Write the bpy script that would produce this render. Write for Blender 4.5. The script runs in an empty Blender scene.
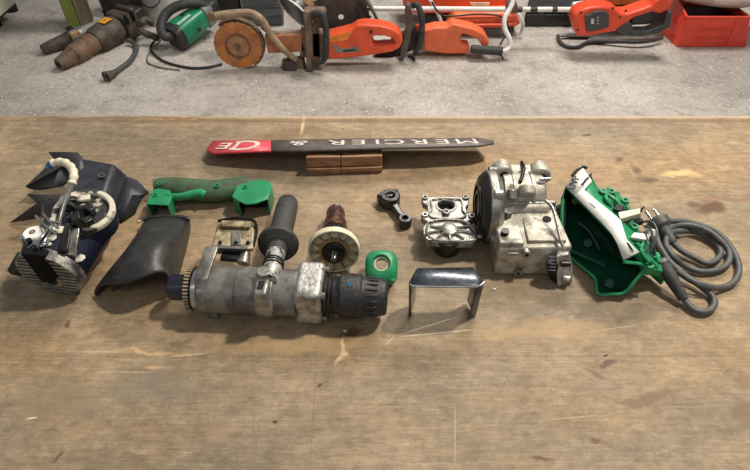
import bpy, bmesh, math, random
from mathutils import Vector, Matrix
R = math.radians
rnd = random.Random(7)
SC = bpy.context.scene
COL = SC.collection

# ------------------------------------------------------------------ camera, light, exposure
T = 0.78            # bench top height
CAMZ = 1.365
PITCH = R(44)
FPX = 560.0
cam = bpy.data.cameras.new('camera'); cam.lens = FPX / 750 * 36; cam.sensor_width = 36
cam.clip_start = 0.02
co = bpy.data.objects.new('camera', cam); COL.objects.link(co)
co.location = (0, 0, CAMZ); co.rotation_euler = (R(90) - PITCH, 0, 0)
SC.camera = co
SC.view_settings.view_transform = 'Standard'
SC.view_settings.look = 'None'
SC.view_settings.exposure = 0.0
SC.view_settings.gamma = 1.0
SC.view_settings.use_curve_mapping = False

w = bpy.data.worlds.new('workshop_air'); SC.world = w; w.use_nodes = True
w.node_tree.nodes['Background'].inputs[0].default_value = (0.90, 0.95, 1.0, 1)
w.node_tree.nodes['Background'].inputs[1].default_value = 0.29

def area(name, loc, target, sx, sy, energy, color):
    l = bpy.data.lights.new(name, 'AREA'); l.shape = 'RECTANGLE'; l.size = sx; l.size_y = sy
    l.energy = energy; l.color = color
    o = bpy.data.objects.new(name, l); COL.objects.link(o); o.location = loc
    d = Vector(target) - Vector(loc)
    o.rotation_euler = d.to_track_quat('-Z', 'Y').to_euler()
    return o
area('ceiling_lamp_bench', (1.0, .95, 2.75), (0, .5, T), .15, .15, 50, (1.0, .92, .78))
area('ceiling_lamp_aisle', (0.9, 3.2, 3.4), (0.5, 2.6, 0), 1.6, .5, 118, (1.0, .95, .88))
area('ceiling_lamp_front', (-0.6, -1.2, 3.1), (0, .7, T), 1.4, .5, 9, (1.0, .93, .82))

# ------------------------------------------------------------------ pixel rays to real points
CP, SP = math.cos(PITCH), math.sin(PITCH)
def ray(x, y):
    a = (x - 375) / FPX; b = (y - 235) / FPX
    return Vector((a, CP - b * SP, -SP - b * CP))
def W(x, y, h=0.0, base=T):
    d = ray(x, y); t = (base + h - CAMZ) / d.z
    return Vector((d.x * t, d.y * t, base + h))
def Fl(x, y, h=0.0): return W(x, y, h, 0.0)
def V(x, y, Y):
    d = ray(x, y); t = Y / d.y
    return Vector((d.x * t, Y, CAMZ + d.z * t))

# ------------------------------------------------------------------ materials
def lin(c):
    return tuple(((v / 255) / 12.92 if v / 255 <= .04045 else ((v / 255 + .055) / 1.055) ** 2.4) for v in c) + (1,)
def nd(nt, t, **kw):
    n = nt.nodes.new(t)
    for k, v in kw.items(): setattr(n, k, v)
    return n
def mixc(nt, fac, a, b, mode='MIX'):
    m = nd(nt, 'ShaderNodeMix', data_type='RGBA', blend_type=mode)
    for s, v in ((m.inputs[0], fac), (m.inputs[6], a), (m.inputs[7], b)):
        if hasattr(v, 'links') or isinstance(v, bpy.types.NodeSocket): nt.links.new(v, s)
        else: s.default_value = v
    return m.outputs[2]
def ramp(nt, fac, lo, hi, ca=(0,0,0,1), cb=(1,1,1,1)):
    r = nd(nt, 'ShaderNodeValToRGB'); e = r.color_ramp.elements
    e[0].position = lo; e[0].color = ca; e[1].position = hi; e[1].color = cb
    nt.links.new(fac, r.inputs[0]); return r.outputs[0]
def noise(nt, vec, scale, detail=4, rough=.6, stretch=None):
    if stretch:
        mp = nd(nt, 'ShaderNodeMapping'); mp.inputs['Scale'].default_value = stretch
        nt.links.new(vec, mp.inputs[0]); vec = mp.outputs[0]
    n = nd(nt, 'ShaderNodeTexNoise'); n.inputs['Scale'].default_value = scale
    n.inputs['Detail'].default_value = detail; n.inputs['Roughness'].default_value = rough
    nt.links.new(vec, n.inputs['Vector']); return n.outputs[0]
MATS = {}
def mat(name, c, c2=None, rough=.5, metal=0.0, scale=30, lo=.4, hi=.62, dirt=None, dlo=.55, dhi=.7, dscale=60,
        bump=.15, bscale=200, coat=0, stretch=None, spec=.5, droughness=None):
    m = bpy.data.materials.new(name); m.use_nodes = True; nt = m.node_tree
    b = nt.nodes['Principled BSDF']; tc = nd(nt, 'ShaderNodeTexCoord').outputs['Object']
    col = lin(c)
    n1 = noise(nt, tc, scale, 5, .65, stretch)
    out = mixc(nt, ramp(nt, n1, lo, hi), col, lin(c2 or tuple(v * .8 for v in c)))
    metal_out = None
    if dirt:
        n2 = noise(nt, tc, dscale, 6, .7)
        f = ramp(nt, n2, dlo, dhi)
        out = mixc(nt, f, out, lin(dirt))
        if metal > 0:
            mm = nd(nt, 'ShaderNodeMath', operation='MULTIPLY_ADD'); nt.links.new(f, mm.inputs[0])
            mm.inputs[1].default_value = -metal * .9; mm.inputs[2].default_value = metal
            nt.links.new(mm.outputs[0], b.inputs['Metallic']); metal_out = 1
    nt.links.new(out, b.inputs['Base Color'])
    if not metal_out: b.inputs['Metallic'].default_value = metal
    n3 = noise(nt, tc, bscale, 3, .6)
    rr = nd(nt, 'ShaderNodeMapRange'); rr.inputs[3].default_value = max(.03, rough - .1); rr.inputs[4].default_value = min(1, rough + .14)
    nt.links.new(n1, rr.inputs[0]); nt.links.new(rr.outputs[0], b.inputs['Roughness'])
    b.inputs['Specular IOR Level'].default_value = spec
    b.inputs['Coat Weight'].default_value = coat
    bp = nd(nt, 'ShaderNodeBump'); bp.inputs['Strength'].default_value = bump; bp.inputs['Distance'].default_value = .002
    nt.links.new(n3, bp.inputs['Height']); nt.links.new(bp.outputs[0], b.inputs['Normal'])
    MATS[name] = m; return m

black_plastic = mat('black_plastic', (38, 38, 40), (52, 51, 50), rough=.42, dirt=(92, 86, 78), dlo=.6, dhi=.85, dscale=35, bump=.25)
navy_plastic = mat('navy_plastic', (36, 38, 46), (52, 54, 62), rough=.42, dirt=(104, 98, 92), dlo=.62, dhi=.85, dscale=40, bump=.2)
black_rubber = mat('black_rubber', (40, 40, 41), (62, 60, 58), rough=.62, dirt=(112, 105, 94), dlo=.58, dhi=.82, dscale=70, bump=.5)
cord_rubber = mat('cord_rubber', (66, 67, 68), (84, 84, 83), rough=.5, scale=90, bump=.1)
grey_alloy = mat('grey_alloy', (140, 139, 135), (102, 100, 95), rough=.42, metal=.65, scale=45, dirt=(60, 54, 46), dlo=.56, dhi=.74, bump=.25)
barrel_alloy = mat('barrel_alloy', (134, 133, 128), (96, 94, 90), rough=.45, metal=.5, scale=40, dirt=(56, 50, 44), dlo=.56, dhi=.76, bump=.25)
bright_alloy = mat('bright_alloy', (164, 162, 156), (112, 109, 102), rough=.38, metal=.7, scale=50, dirt=(74, 64, 52), dlo=.58, dhi=.72, bump=.3)
cast_alloy = mat('cast_alloy', (186, 181, 168), (138, 131, 118), rough=.5, metal=.35, scale=38, dirt=(66, 56, 44), dlo=.54, dhi=.7, dscale=45, bump=.4)
shiny_steel = mat('shiny_steel', (200, 200, 200), (150, 150, 150), rough=.22, metal=.95, bump=.08)
dark_steel = mat('dark_steel', (48, 47, 46), (30, 30, 30), rough=.32, metal=.7, dirt=(86, 78, 68), dlo=.62, dhi=.8, bump=.2)
dark_hole = mat('dark_hole', (16, 15, 14), rough=.8, bump=.05)
matt_black = mat('matt_black', (16, 16, 17), (24, 23, 22), rough=.85, spec=.15, bump=.3)
oily_black = mat('oily_black', (20, 20, 21), (32, 31, 30), rough=.36, metal=0, coat=.12, bump=.12)
gloss_black = mat('gloss_black', (34, 37, 42), (74, 80, 88), rough=.2, metal=.5, scale=26, coat=.3, bump=.08, dirt=(140, 120, 100), dlo=.68, dhi=.85)
green_plastic = mat('green_plastic', (34, 142, 92), (28, 118, 76), rough=.38, scale=25, dirt=(26, 66, 50), dlo=.62, dhi=.85, bump=.12)
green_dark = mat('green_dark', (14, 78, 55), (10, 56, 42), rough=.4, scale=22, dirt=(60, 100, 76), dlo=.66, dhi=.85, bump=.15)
green_grimy = mat('green_grimy', (58, 98, 66), (66, 84, 62), rough=.5, scale=60, stretch=(1, 2.4, 1), dirt=(70, 62, 50), dlo=.5, dhi=.64, dscale=80, bump=.3)
white_paint = mat('white_paint', (232, 230, 226), (212, 209, 202), rough=.5, bump=.08)
white_grime = mat('white_grime', (206, 200, 186), (120, 112, 100), rough=.8, scale=60, lo=.5, hi=.6, bump=.6)
cream_plastic = mat('cream_plastic', (222, 216, 194), (196, 186, 158), rough=.45, scale=30, dirt=(120, 100, 70), dlo=.6, dhi=.8, bump=.15)
rust_plate = mat('rust_plate', (184, 170, 140), (116, 98, 72), rough=.48, metal=.45, scale=60, dirt=(60, 46, 34), dlo=.54, dhi=.66, dscale=80, bump=.35)
copper_brown = mat('copper_brown', (126, 84, 68), (52, 42, 38), rough=.35, metal=.6, scale=120, lo=.42, hi=.55, bump=.4)
red_vinyl = mat('red_vinyl', (208, 74, 84), (190, 62, 72), rough=.45, bump=.06)
charcoal_vinyl = mat('charcoal_vinyl', (80, 73, 70), (98, 90, 85), rough=.5, scale=70, dirt=(120, 106, 96), dlo=.64, dhi=.8, bump=.15)
letter_white = mat('letter_white', (214, 202, 196), (190, 176, 168), rough=.6, bump=.05)
ink = mat('ink', (40, 44, 60), rough=.6, bump=.02)
orange_plastic = mat('orange_plastic', (232, 88, 48), (206, 76, 42), rough=.42, scale=12, dirt=(150, 80, 54), dlo=.62, dhi=.85, dscale=20, bump=.1)
orange_pale = mat('orange_pale', (232, 112, 70), (214, 98, 60), rough=.45, scale=10, dirt=(170, 110, 80), dlo=.62, dhi=.85, dscale=20, bump=.1)
orange_stick = mat('orange_stick', (244, 150, 60), (222, 110, 50), rough=.5, bump=.05)
red_plastic = mat('red_plastic', (226, 76, 56), (212, 66, 48), rough=.4, scale=8, bump=.06)
dust_steel = mat('dust_steel', (132, 110, 90), (98, 80, 64), rough=.7, metal=.2, scale=25, dirt=(70, 58, 48), dlo=.56, dhi=.7, dscale=30, bump=.3)
rust_body = mat('rust_body', (128, 92, 66), (98, 84, 72), rough=.65, metal=.2, scale=12, dirt=(64, 50, 40), dlo=.54, dhi=.7, dscale=20, bump=.5)
old_steel = mat('old_steel', (96, 86, 76), (70, 60, 52), rough=.6, metal=.3, scale=14, dirt=(44, 38, 32), dlo=.52, dhi=.68, dscale=22, bump=.5)
grey_paint = mat('grey_paint', (134, 134, 130), (112, 112, 108), rough=.55, scale=12, bump=.1)
dark_grey_pl = mat('dark_grey_plastic', (66, 68, 70), (54, 56, 58), rough=.45, bump=.1)
post_green = mat('post_green', (120, 130, 58), (92, 104, 44), rough=.7, scale=8, stretch=(3, 3, .6), bump=.3)
post_brown = mat('post_brown', (104, 92, 74), (80, 70, 56), rough=.75, scale=10, stretch=(3, 3, .5), bump=.3)
tan_leather = mat('tan_leather', (176, 138, 92), (130, 96, 60), rough=.6, scale=20, bump=.3)
sack_cloth = mat('sack_cloth', (214, 198, 184), (196, 178, 164), rough=.8, scale=12, bump=.4)
blue_plastic = mat('blue_plastic', (44, 92, 140), rough=.5, bump=.05)
block_wood = mat('block_wood', (168, 132, 100), (128, 84, 56), rough=.7, scale=40, stretch=(.6, 3, 3), dirt=(176, 140, 104), dlo=.6, dhi=.75, dscale=30, bump=.5)
blade_steel = mat('blade_steel', (98, 94, 90), (78, 74, 70), rough=.5, metal=.4, scale=14, bump=.15)
yellow_tag_m = mat('yellow_tag', (236, 168, 40), rough=.5, bump=.03)

def rust_disc_mat():
    m = mat('rusty_disc', (190, 128, 82), (160, 98, 58), rough=.7, metal=.15, scale=18, dirt=(206, 124, 44), dlo=.5, dhi=.7, dscale=10, bump=.3)
    return m
rusty_disc = rust_disc_mat()

def plywood(name):
    m = bpy.data.materials.new(name); m.use_nodes = True; nt = m.node_tree
    b = nt.nodes['Principled BSDF']; tc = nd(nt, 'ShaderNodeNewGeometry').outputs['Position']
    big = noise(nt, tc, 2.6, 5, .6, (1, 1.6, 1))
    c = mixc(nt, ramp(nt, big, .36, .66), lin((160, 139, 111)), lin((130, 116, 97)))
    warm = noise(nt, tc, 3.1, 3, .5, (.7, 1.8, 1))
    c = mixc(nt, ramp(nt, warm, .5, .72), c, lin((162, 134, 100)))
    grain = noise(nt, tc, 9, 8, .7, (1.0, 26, 1))
    c = mixc(nt, ramp(nt, grain, .3, .75, (.62,.62,.62,1), (1.12,1.12,1.12,1)), c, c) if False else c
    g = ramp(nt, grain, .32, .72, (.80, .79, .78, 1), (1.12, 1.12, 1.12, 1))
    c = mixc(nt, 1.0, c, g, 'MULTIPLY')
    fine = noise(nt, tc, 30, 5, .75, (1.5, 30, 1))
    c = mixc(nt, 1.0, c, ramp(nt, fine, .3, .7, (.78,.78,.78,1), (1.16,1.16,1.16,1)), 'MULTIPLY')
    blotch = noise(nt, tc, 22, 6, .8)
    c = mixc(nt, ramp(nt, blotch, .58, .74, (0,0,0,1), (.55,.55,.55,1)), c, lin((122, 104, 84)))
    dn = noise(nt, tc, 5.5, 7, .72)
    c = mixc(nt, ramp(nt, dn, .57, .72, (0,0,0,1), (.5,.5,.5,1)), c, lin((124, 112, 98)))
    pal = noise(nt, tc, 12, 6, .75, (1, 3, 1))
    c = mixc(nt, ramp(nt, pal, .6, .76, (0,0,0,1), (.6,.6,.6,1)), c, lin((206, 180, 142)))
    mo = noise(nt, tc, 60, 6, .8, (1, 1.5, 1))
    c = mixc(nt, 1.0, c, ramp(nt, mo, .3, .7, (.66,.65,.64,1), (1.26,1.26,1.26,1)), 'MULTIPLY')
    md = noise(nt, tc, 14, 6, .75)
    c = mixc(nt, 1.0, c, ramp(nt, md, .3, .7, (.74,.73,.71,1), (1.22,1.22,1.24,1)), 'MULTIPLY')
    # stains: wobbling ellipses at real places on the sheet
    wob = nd(nt, 'ShaderNodeTexNoise'); wob.inputs['Scale'].default_value = 26; wob.inputs['Detail'].default_value = 5
    nt.links.new(tc, wob.inputs['Vector'])
    sub = nd(nt, 'ShaderNodeVectorMath', operation='SUBTRACT'); nt.links.new(wob.outputs['Color'], sub.inputs[0]); sub.inputs[1].default_value = (.5, .5, .5)
    scl = nd(nt, 'ShaderNodeVectorMath', operation='SCALE'); nt.links.new(sub.outputs[0], scl.inputs[0]); scl.inputs['Scale'].default_value = .045
    add = nd(nt, 'ShaderNodeVectorMath', operation='ADD'); nt.links.new(tc, add.inputs[0]); nt.links.new(scl.outputs[0], add.inputs[1])
    st = [(710,208,20,7,(96,70,50),.85),(690,203,10,4,(100,76,56),.7),(645,180,10,4,(96,72,54),.5),(622,160,7,2.5,(92,70,54),.75),(634,169,8,4,(96,72,54),.7),
          (652,178,9,3,(92,70,54),.6),(645,398,34,6,(108,84,64),.6),(606,364,14,4,(96,70,54),.8),(592,376,9,3,(110,84,64),.6),(592,440,9,5,(104,70,48),.7),
          (545,463,16,4,(96,68,48),.7),(742,378,16,12,(118,92,70),.5),(745,412,12,20,(112,84,66),.5),(352,334,17,10,(96,70,50),.85),(69,320,6,7,(96,70,50),.7),
          (58,455,4,9,(96,72,52),.7),(500,265,30,30,(120,92,62),.35),(300,132,40,5,(120,92,66),.5),(280,138,30,4,(112,86,62),.5),(588,136,8,1.5,(70,52,40),.8),
          (275,422,3,1.5,(60,44,34),.8),(605,355,5,2,(60,50,42),.8),(316,384,4,3,(80,62,48),.8),(400,108,0,0,(0,0,0),0),(495,150,26,4,(130,100,74),.4),
          (150,388,60,14,(120,112,98),.4),(60,400,60,20,(136,120,98),.4),(540,330,90,12,(184,150,106),.35),(300,345,120,12,(190,152,104),.35),(150,354,60,4,(204,170,122),.5),
          (150,372,12,3,(204,168,118),.4),(303,124,2.2,14,(206,176,136),.8),(343,350,4,20,(212,186,146),.7),(680,174,24,4,(208,178,124),.75),(130,145,30,4,(122,104,84),.5),
          (730,200,40,3,(130,92,66),.5),(500,117,600,1.6,(196,174,142),.5),(500,121,600,2.5,(108,84,62),.5),(120,118,120,2,(110,84,60),.5),(220,430,20,14,(150,126,100),.4),(180,340,14,4,(120,96,70),.5)]
    for px, py, rx, ry, colr, k in st:
        if k <= 0: continue
        c0 = W(px, py, 0); ex = abs(W(px + rx, py, 0).x - c0.x); ey = abs(W(px, py + ry, 0).y - c0.y)
        s2 = nd(nt, 'ShaderNodeVectorMath', operation='SUBTRACT'); nt.links.new(add.outputs[0] if rx > 3 and rx < 300 else tc, s2.inputs[0]); s2.inputs[1].default_value = c0
        m2 = nd(nt, 'ShaderNodeVectorMath', operation='MULTIPLY'); nt.links.new(s2.outputs[0], m2.inputs[0]); m2.inputs[1].default_value = (1 / ex, 1 / max(ey, .002), 0)
        ln = nd(nt, 'ShaderNodeVectorMath', operation='LENGTH'); nt.links.new(m2.outputs[0], ln.inputs[0])
        k = min(1, k * 1.15); f = ramp(nt, ln.outputs['Value'], .55 if colr[0] < 150 else .3, 1.25, (k, k, k, 1), (0, 0, 0, 1))
        c = mixc(nt, f, c, lin(colr))
    # pale scratches and chalk lines as thin straight bands
    sc = [(395,336,460,316,.0008,.7),(396,337,480,329,.0008,.8),(395,336,385,345,.0008,.5),(165,357,210,353,.0014,.5),(60,352,150,352,.0008,.35),(90,372,160,372,.0008,.35),
          (26,419,38,417,.0012,.8),(310,470,318,330,.0008,-.35),(455,470,455,400,.0007,.3),(420,400,435,370,.0009,-.4),(270,380,310,378,.0007,-.3),(545,420,600,415,.0007,.3),
          (600,330,640,325,.0008,.3),(180,405,205,402,.001,-.5),(168,410,172,395,.0008,-.4),(505,372,512,388,.001,-.45),(545,354,548,364,.001,-.6),(590,352,620,352,.0012,-.6),
          (250,300,255,470,.0007,-.2),(95,150,120,140,.002,-.4)]
    for x0, y0, x1, y1, wd, k in sc:
        wd = max(wd, .0005)
        a = W(x0, y0, 0); bb = W(x1, y1, 0); mid = (a + bb) / 2; L = (bb - a).length / 2; ang = math.atan2(bb.y - a.y, bb.x - a.x)
        s2 = nd(nt, 'ShaderNodeVectorMath', operation='SUBTRACT'); nt.links.new(tc, s2.inputs[0]); s2.inputs[1].default_value = mid
        ro = nd(nt, 'ShaderNodeVectorRotate', rotation_type='Z_AXIS'); nt.links.new(s2.outputs[0], ro.inputs['Vector']); ro.inputs['Angle'].default_value = -ang
        m2 = nd(nt, 'ShaderNodeVectorMath', operation='MULTIPLY'); nt.links.new(ro.outputs[0], m2.inputs[0]); m2.inputs[1].default_value = (1 / L, 1 / wd, 0)
        ln = nd(nt, 'ShaderNodeVectorMath', operation='LENGTH'); nt.links.new(m2.outputs[0], ln.inputs[0])
        kk = abs(k); f = ramp(nt, ln.outputs['Value'], .7, 1.1, (kk, kk, kk, 1), (0, 0, 0, 1))
        c = mixc(nt, f, c, lin((222, 206, 176) if k > 0 else (96, 82, 66)))
    nt.links.new(c, b.inputs['Base Color'])
    rr = nd(nt, 'ShaderNodeMapRange'); rr.inputs[3].default_value = .45; rr.inputs[4].default_value = .75
    nt.links.new(dn, rr.inputs[0]); nt.links.new(rr.outputs[0], b.inputs['Roughness']); b.inputs['Specular IOR Level'].default_value = .3
    bp = nd(nt, 'ShaderNodeBump'); bp.inputs['Strength'].default_value = .35; bp.inputs['Distance'].default_value = .001
    nt.links.new(fine, bp.inputs['Height']); nt.links.new(bp.outputs[0], b.inputs['Normal'])
    return m
def concrete(name):
    m = bpy.data.materials.new(name); m.use_nodes = True; nt = m.node_tree
    b = nt.nodes['Principled BSDF']; tc = nd(nt, 'ShaderNodeNewGeometry').outputs['Position']
    big = noise(nt, tc, 1.3, 6, .65)
    c = mixc(nt, ramp(nt, big, .38, .64), lin((160, 152, 144)), lin((194, 186, 177)))
    med = noise(nt, tc, 7, 6, .7)
    c = mixc(nt, ramp(nt, med, .52, .7, (0,0,0,1), (.6,.6,.6,1)), c, lin((116, 108, 100)))
    n5 = noise(nt, tc, 36, 4, .8)
    for scl_, lo_, hi_ in ((46, .10, .26), (24, .07, .17)):
        v = nd(nt, 'ShaderNodeTexVoronoi'); v.inputs['Scale'].default_value = scl_; nt.links.new(tc, v.inputs['Vector'])
        sp = ramp(nt, v.outputs['Distance'], lo_, hi_, (1,1,1,1), (0,0,0,1))
        pm = noise(nt, tc, 2.2 if scl_ > 30 else 3.1, 3, .6)
        pmk = mixc(nt, 1.0, sp, ramp(nt, pm, .38, .52, (.1,.1,.1,1), (.9,.9,.9,1)), 'MULTIPLY')
        se = nd(nt, 'ShaderNodeSeparateColor'); nt.links.new(v.outputs['Color'], se.inputs[0])
        c = mixc(nt, pmk, c, mixc(nt, ramp(nt, se.outputs[0], .55, .75), lin((222, 212, 202)), lin((112, 102, 94))))
    c = mixc(nt, 1.0, c, ramp(nt, n5, .3, .7, (.76,.76,.76,1), (1.18,1.18,1.18,1)), 'MULTIPLY')
    nt.links.new(c, b.inputs['Base Color'])
    b.inputs['Roughness'].default_value = .78; b.inputs['Specular IOR Level'].default_value = .3
    bp = nd(nt, 'ShaderNodeBump'); bp.inputs['Strength'].default_value = .4; bp.inputs['Distance'].default_value = .003
    nt.links.new(n5, bp.inputs['Height']); nt.links.new(bp.outputs[0], b.inputs['Normal'])
    return m

# ------------------------------------------------------------------ geometry helpers
ORG = {}
def frame(o, x, zhint=(0, 0, 1)):
    x = Vector(x).normalized(); z = Vector(zhint); y = z.cross(x).normalized(); z = x.cross(y)
    m = Matrix((x, y, z)).transposed().to_4x4(); m.translation = Vector(o); return m
def catmull(pts, n=6):
    P = [Vector(p) for p in pts]; out = []
    for i in range(len(P) - 1):
        p0 = P[max(i - 1, 0)]; p1 = P[i]; p2 = P[i + 1]; p3 = P[min(i + 2, len(P) - 1)]
        for k in range(n):
            t = k / n
            out.append(.5 * ((2 * p1) + (p2 - p0) * t + (2 * p0 - 5 * p1 + 4 * p2 - p3) * t * t + (3 * p1 - p0 - 3 * p2 + p3) * t ** 3))
    out.append(P[-1]); return out
class G:
    def __init__(s, m=None): s.bm = bmesh.new(); s.m = m or Matrix()
    def vs(s, pts): return [s.bm.verts.new(s.m @ Vector(p)) for p in pts]
    def poly(s, pts, faces):
        v = s.vs(pts)
        for f in faces: s.bm.faces.new([v[i] for i in f])
        return s
    def box(s, c, d, rot=None, taper=1.0):
        r = rot.to_4x4() if rot else Matrix()
        c = Vector(c); pts = []
        for z in (-.5, .5):
            k = taper if z > 0 else 1
            for x, y in ((-.5, -.5), (.5, -.5), (.5, .5), (-.5, .5)):
                pts.append(c + (r @ Vector((x * d[0] * k, y * d[1] * k, z * d[2]))))
        return s.poly(pts, [(3, 2, 1, 0), (4, 5, 6, 7), (0, 1, 5, 4), (1, 2, 6, 5), (2, 3, 7, 6), (3, 0, 4, 7)])
    def hexa(s, low, high):
        return s.poly(list(low) + list(high), [(3, 2, 1, 0), (4, 5, 6, 7), (0, 1, 5, 4), (1, 2, 6, 5), (2, 3, 7, 6), (3, 0, 4, 7)])
    def prism(s, pts, vec, inner=None):
        vec = Vector(vec); pts = [Vector(p) for p in pts]
        if inner is None:
            n = len(pts); v0 = s.vs(pts); v1 = s.vs([p + vec for p in pts])
            s.bm.faces.new(v0); s.bm.faces.new(list(reversed(v1)))
            for i in range(n):
                j = (i + 1) % n; s.bm.faces.new((v0[j], v0[i], v1[i], v1[j]))
        else:
            loops = [pts] + [[Vector(p) for p in l] for l in inner]
            for off in (Vector(), vec):
                ed = []
                for l in loops:
                    v = s.vs([p + off for p in l])
                    ed += [s.bm.edges.new((v[i], v[(i + 1) % len(v)])) for i in range(len(v))]
                bmesh.ops.triangle_fill(s.bm, edges=ed, use_beauty=True, use_dissolve=False)
            for l in loops:
                a = s.vs(l); b = s.vs([p + vec for p in l]); n = len(l)
                for i in range(n):
                    j = (i + 1) % n; s.bm.faces.new((a[i], a[j], b[j], b[i]))
            bmesh.ops.remove_doubles(s.bm, verts=s.bm.verts, dist=1e-6)
        return s
    def loft(s, loops, cap0=True, cap1=True):
        vv = [s.vs(l) for l in loops]; n = len(vv[0])
        for a, b in zip(vv, vv[1:]):
            for i in range(n):
                j = (i + 1) % n; s.bm.faces.new((a[i], a[j], b[j], b[i]))
        if cap0: s.bm.faces.new(list(reversed(vv[0])))
        if cap1: s.bm.faces.new(vv[-1])
        return s
    def grid(s, rows):
        vv = [s.vs(r) for r in rows]
        for a, b in zip(vv, vv[1:]):
            for i in range(len(a) - 1): s.bm.faces.new((a[i], a[i + 1], b[i + 1], b[i]))
        return s
    def lathe(s, o, d, prof, seg=32, closed=False, phase=0):
        o = Vector(o); d = Vector(d).normalized()
        u = d.orthogonal().normalized(); v = d.cross(u)
        loops = []
        for t, r in prof:
            loops.append([o + d * t + (u * math.cos(2 * math.pi * k / seg + phase) + v * math.sin(2 * math.pi * k / seg + phase)) * max(r, 1e-4) for k in range(seg)])
        if closed: loops.append(loops[0]); s.loft(loops, False, False); bmesh.ops.remove_doubles(s.bm, verts=s.bm.verts, dist=1e-6)
        else: s.loft(loops)
        return s
    def cyl(s, p0, p1, r0, r1=None, seg=24):
        p0 = Vector(p0); p1 = Vector(p1)
        return s.lathe(p0, p1 - p0, [(0, r0), ((p1 - p0).length, r0 if r1 is None else r1)], seg)
    def ring(s, o, d, ro, ri, t, seg=32):
        return s.lathe(o, d, [(0, ri), (0, ro), (t, ro), (t, ri)], seg, True)
    def ball(s, c, r, sc=(1, 1, 1), seg=16):
        n = max(6, seg // 2)
        loops = []
        for i in range(1, n):
            a = math.pi * i / n
            loops.append([Vector(c) + Vector((math.sin(a) * math.cos(2 * math.pi * k / seg) * sc[0], math.sin(a) * math.sin(2 * math.pi * k / seg) * sc[1], -math.cos(a) * sc[2])) * r for k in range(seg)])
        return s.loft(loops)
    def tube(s, pts, r, seg=10, n=6, spline=True):
        P = catmull(pts, n) if spline and len(pts) > 2 else [Vector(p) for p in pts]
        rr = r if callable(r) else (lambda t: r)
        N = len(P); loops = []; u = None
        for i, p in enumerate(P):
            d = (P[min(i + 1, N - 1)] - P[max(i - 1, 0)]).normalized()
            if u is None: u = d.orthogonal().normalized()
            u = (u - d * u.dot(d)).normalized(); v = d.cross(u)
            q = rr(i / (N - 1))
            loops.append([p + (u * math.cos(2 * math.pi * k / seg) + v * math.sin(2 * math.pi * k / seg)) * q for k in range(seg)])
        return s.loft(loops)
    def build(s, name, m, parent=None, bevel=0, solid=0, seg=2, sub=0, angle=38, offs=0, lim=30):
        bmesh.ops.recalc_face_normals(s.bm, faces=s.bm.faces)
        org = ORG.get(parent.name, Vector()) if parent else getattr(s, 'org', Vector())
        for v in s.bm.verts: v.co -= org
        me = bpy.data.meshes.new(name); s.bm.to_mesh(me); s.bm.free()
        me.polygons.foreach_set('use_smooth', [True] * len(me.polygons))
        me.set_sharp_from_angle(angle=R(angle))
        me.materials.append(m)
        o = bpy.data.objects.new(name, me); COL.objects.link(o)
        if parent: o.parent = parent
        else: o.location = org
        ORG[o.name] = org
        if sub:
            q = o.modifiers.new('sub', 'SUBSURF'); q.levels = sub; q.render_levels = sub
        if solid:
            q = o.modifiers.new('sol', 'SOLIDIFY'); q.thickness = solid; q.offset = offs
        if bevel:
            q = o.modifiers.new('bev', 'BEVEL'); q.width = bevel; q.segments = seg; q.limit_method = 'ANGLE'; q.angle_limit = R(lim); q.harden_normals = False
        return o
def thing(name, label, cat, loc, group=None):
    o = bpy.data.objects.new(name, None); COL.objects.link(o); o.location = loc; o.empty_display_size = .05
    o['label'] = label; o['category'] = cat
    if group: o['group'] = group
    ORG[o.name] = Vector(loc); return o
def tag(o, label, cat, group=None):
    o['label'] = label; o['category'] = cat
    if group: o['group'] = group
    return o
def struct(o): o['kind'] = 'structure'; return o
def single(g, loc):
    g.org = Vector(loc); return g
def text_part(name, txt, m, parent, mtx, size, depth=.0003, shear=0, align='LEFT', bold=0):
    cu = bpy.data.curves.new(name + '_curve', 'FONT'); cu.body = txt; cu.size = size; cu.extrude = depth; cu.align_x = align; cu.offset = bold; cu.resolution_u = 3
    t = bpy.data.objects.new(name + '_tmp', cu); COL.objects.link(t)
    bpy.context.view_layer.update()
    me = bpy.data.meshes.new_from_object(t); bpy.data.objects.remove(t)
    me.transform(Matrix.Translation(-ORG[parent.name]) @ mtx)
    me.materials.clear(); me.materials.append(m)
    o = bpy.data.objects.new(name, me); COL.objects.link(o); o.parent = parent; ORG[o.name] = ORG[parent.name]
    return o

# ------------------------------------------------------------------ setting
struct(G().box((0, 3, -.05), (9, 12, .1)).build('floor', concrete('concrete')))
wall_m = mat('wall_plaster', (150, 146, 138), (130, 126, 118), rough=.85, scale=2, bump=.2)
struct(G().box((0, 6.1, 1.8), (9, .2, 3.6)).build('wall_back', wall_m))

bench = thing('workbench', 'plywood-topped workbench with stained and scratched sheets carrying the tool parts', 'workbench', (0, .3, 0))
ply = plywood('worn_plywood'); leg_m = mat('bench_timber', (140, 116, 88), rough=.7, bump=.2)
YS = W(375, 356, 0).y; YB = W(375, 116, 0).y
def sheet(y0, y1):
    xs = 1.22
    n = 90; g = G()
    back = [Vector((-xs + 2 * xs * i / n, y1 + (rnd.uniform(-.0018, .0014) if y1 == YB else 0), T)) for i in range(n + 1)]
    front = [Vector((xs, y0, T)), Vector((-xs, y0, T))]
    g.prism([*back, *front], (0, 0, -.018)); return g
sheet(YS + .00015, YB).build('plywood_sheet', ply, bench)
sheet(-.28, YS - .00015).build('plywood_sheet', ply, bench)
g = G()
for y in (-.22, .86): g.box((0, y, T - .055), (2.3, .045, .07))
for x in (-1.12, 0, 1.12): g.box((x, .32, T - .055), (.045, 1.03, .07))
g.build('frame', leg_m, bench, bevel=.003)
for x in (-1.1, 1.1):
    for y in (-.2, .84): G().box((x, y, (T - .09) / 2), (.07, .07, T - .09)).build('leg', leg_m, bench, bevel=.003)

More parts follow.
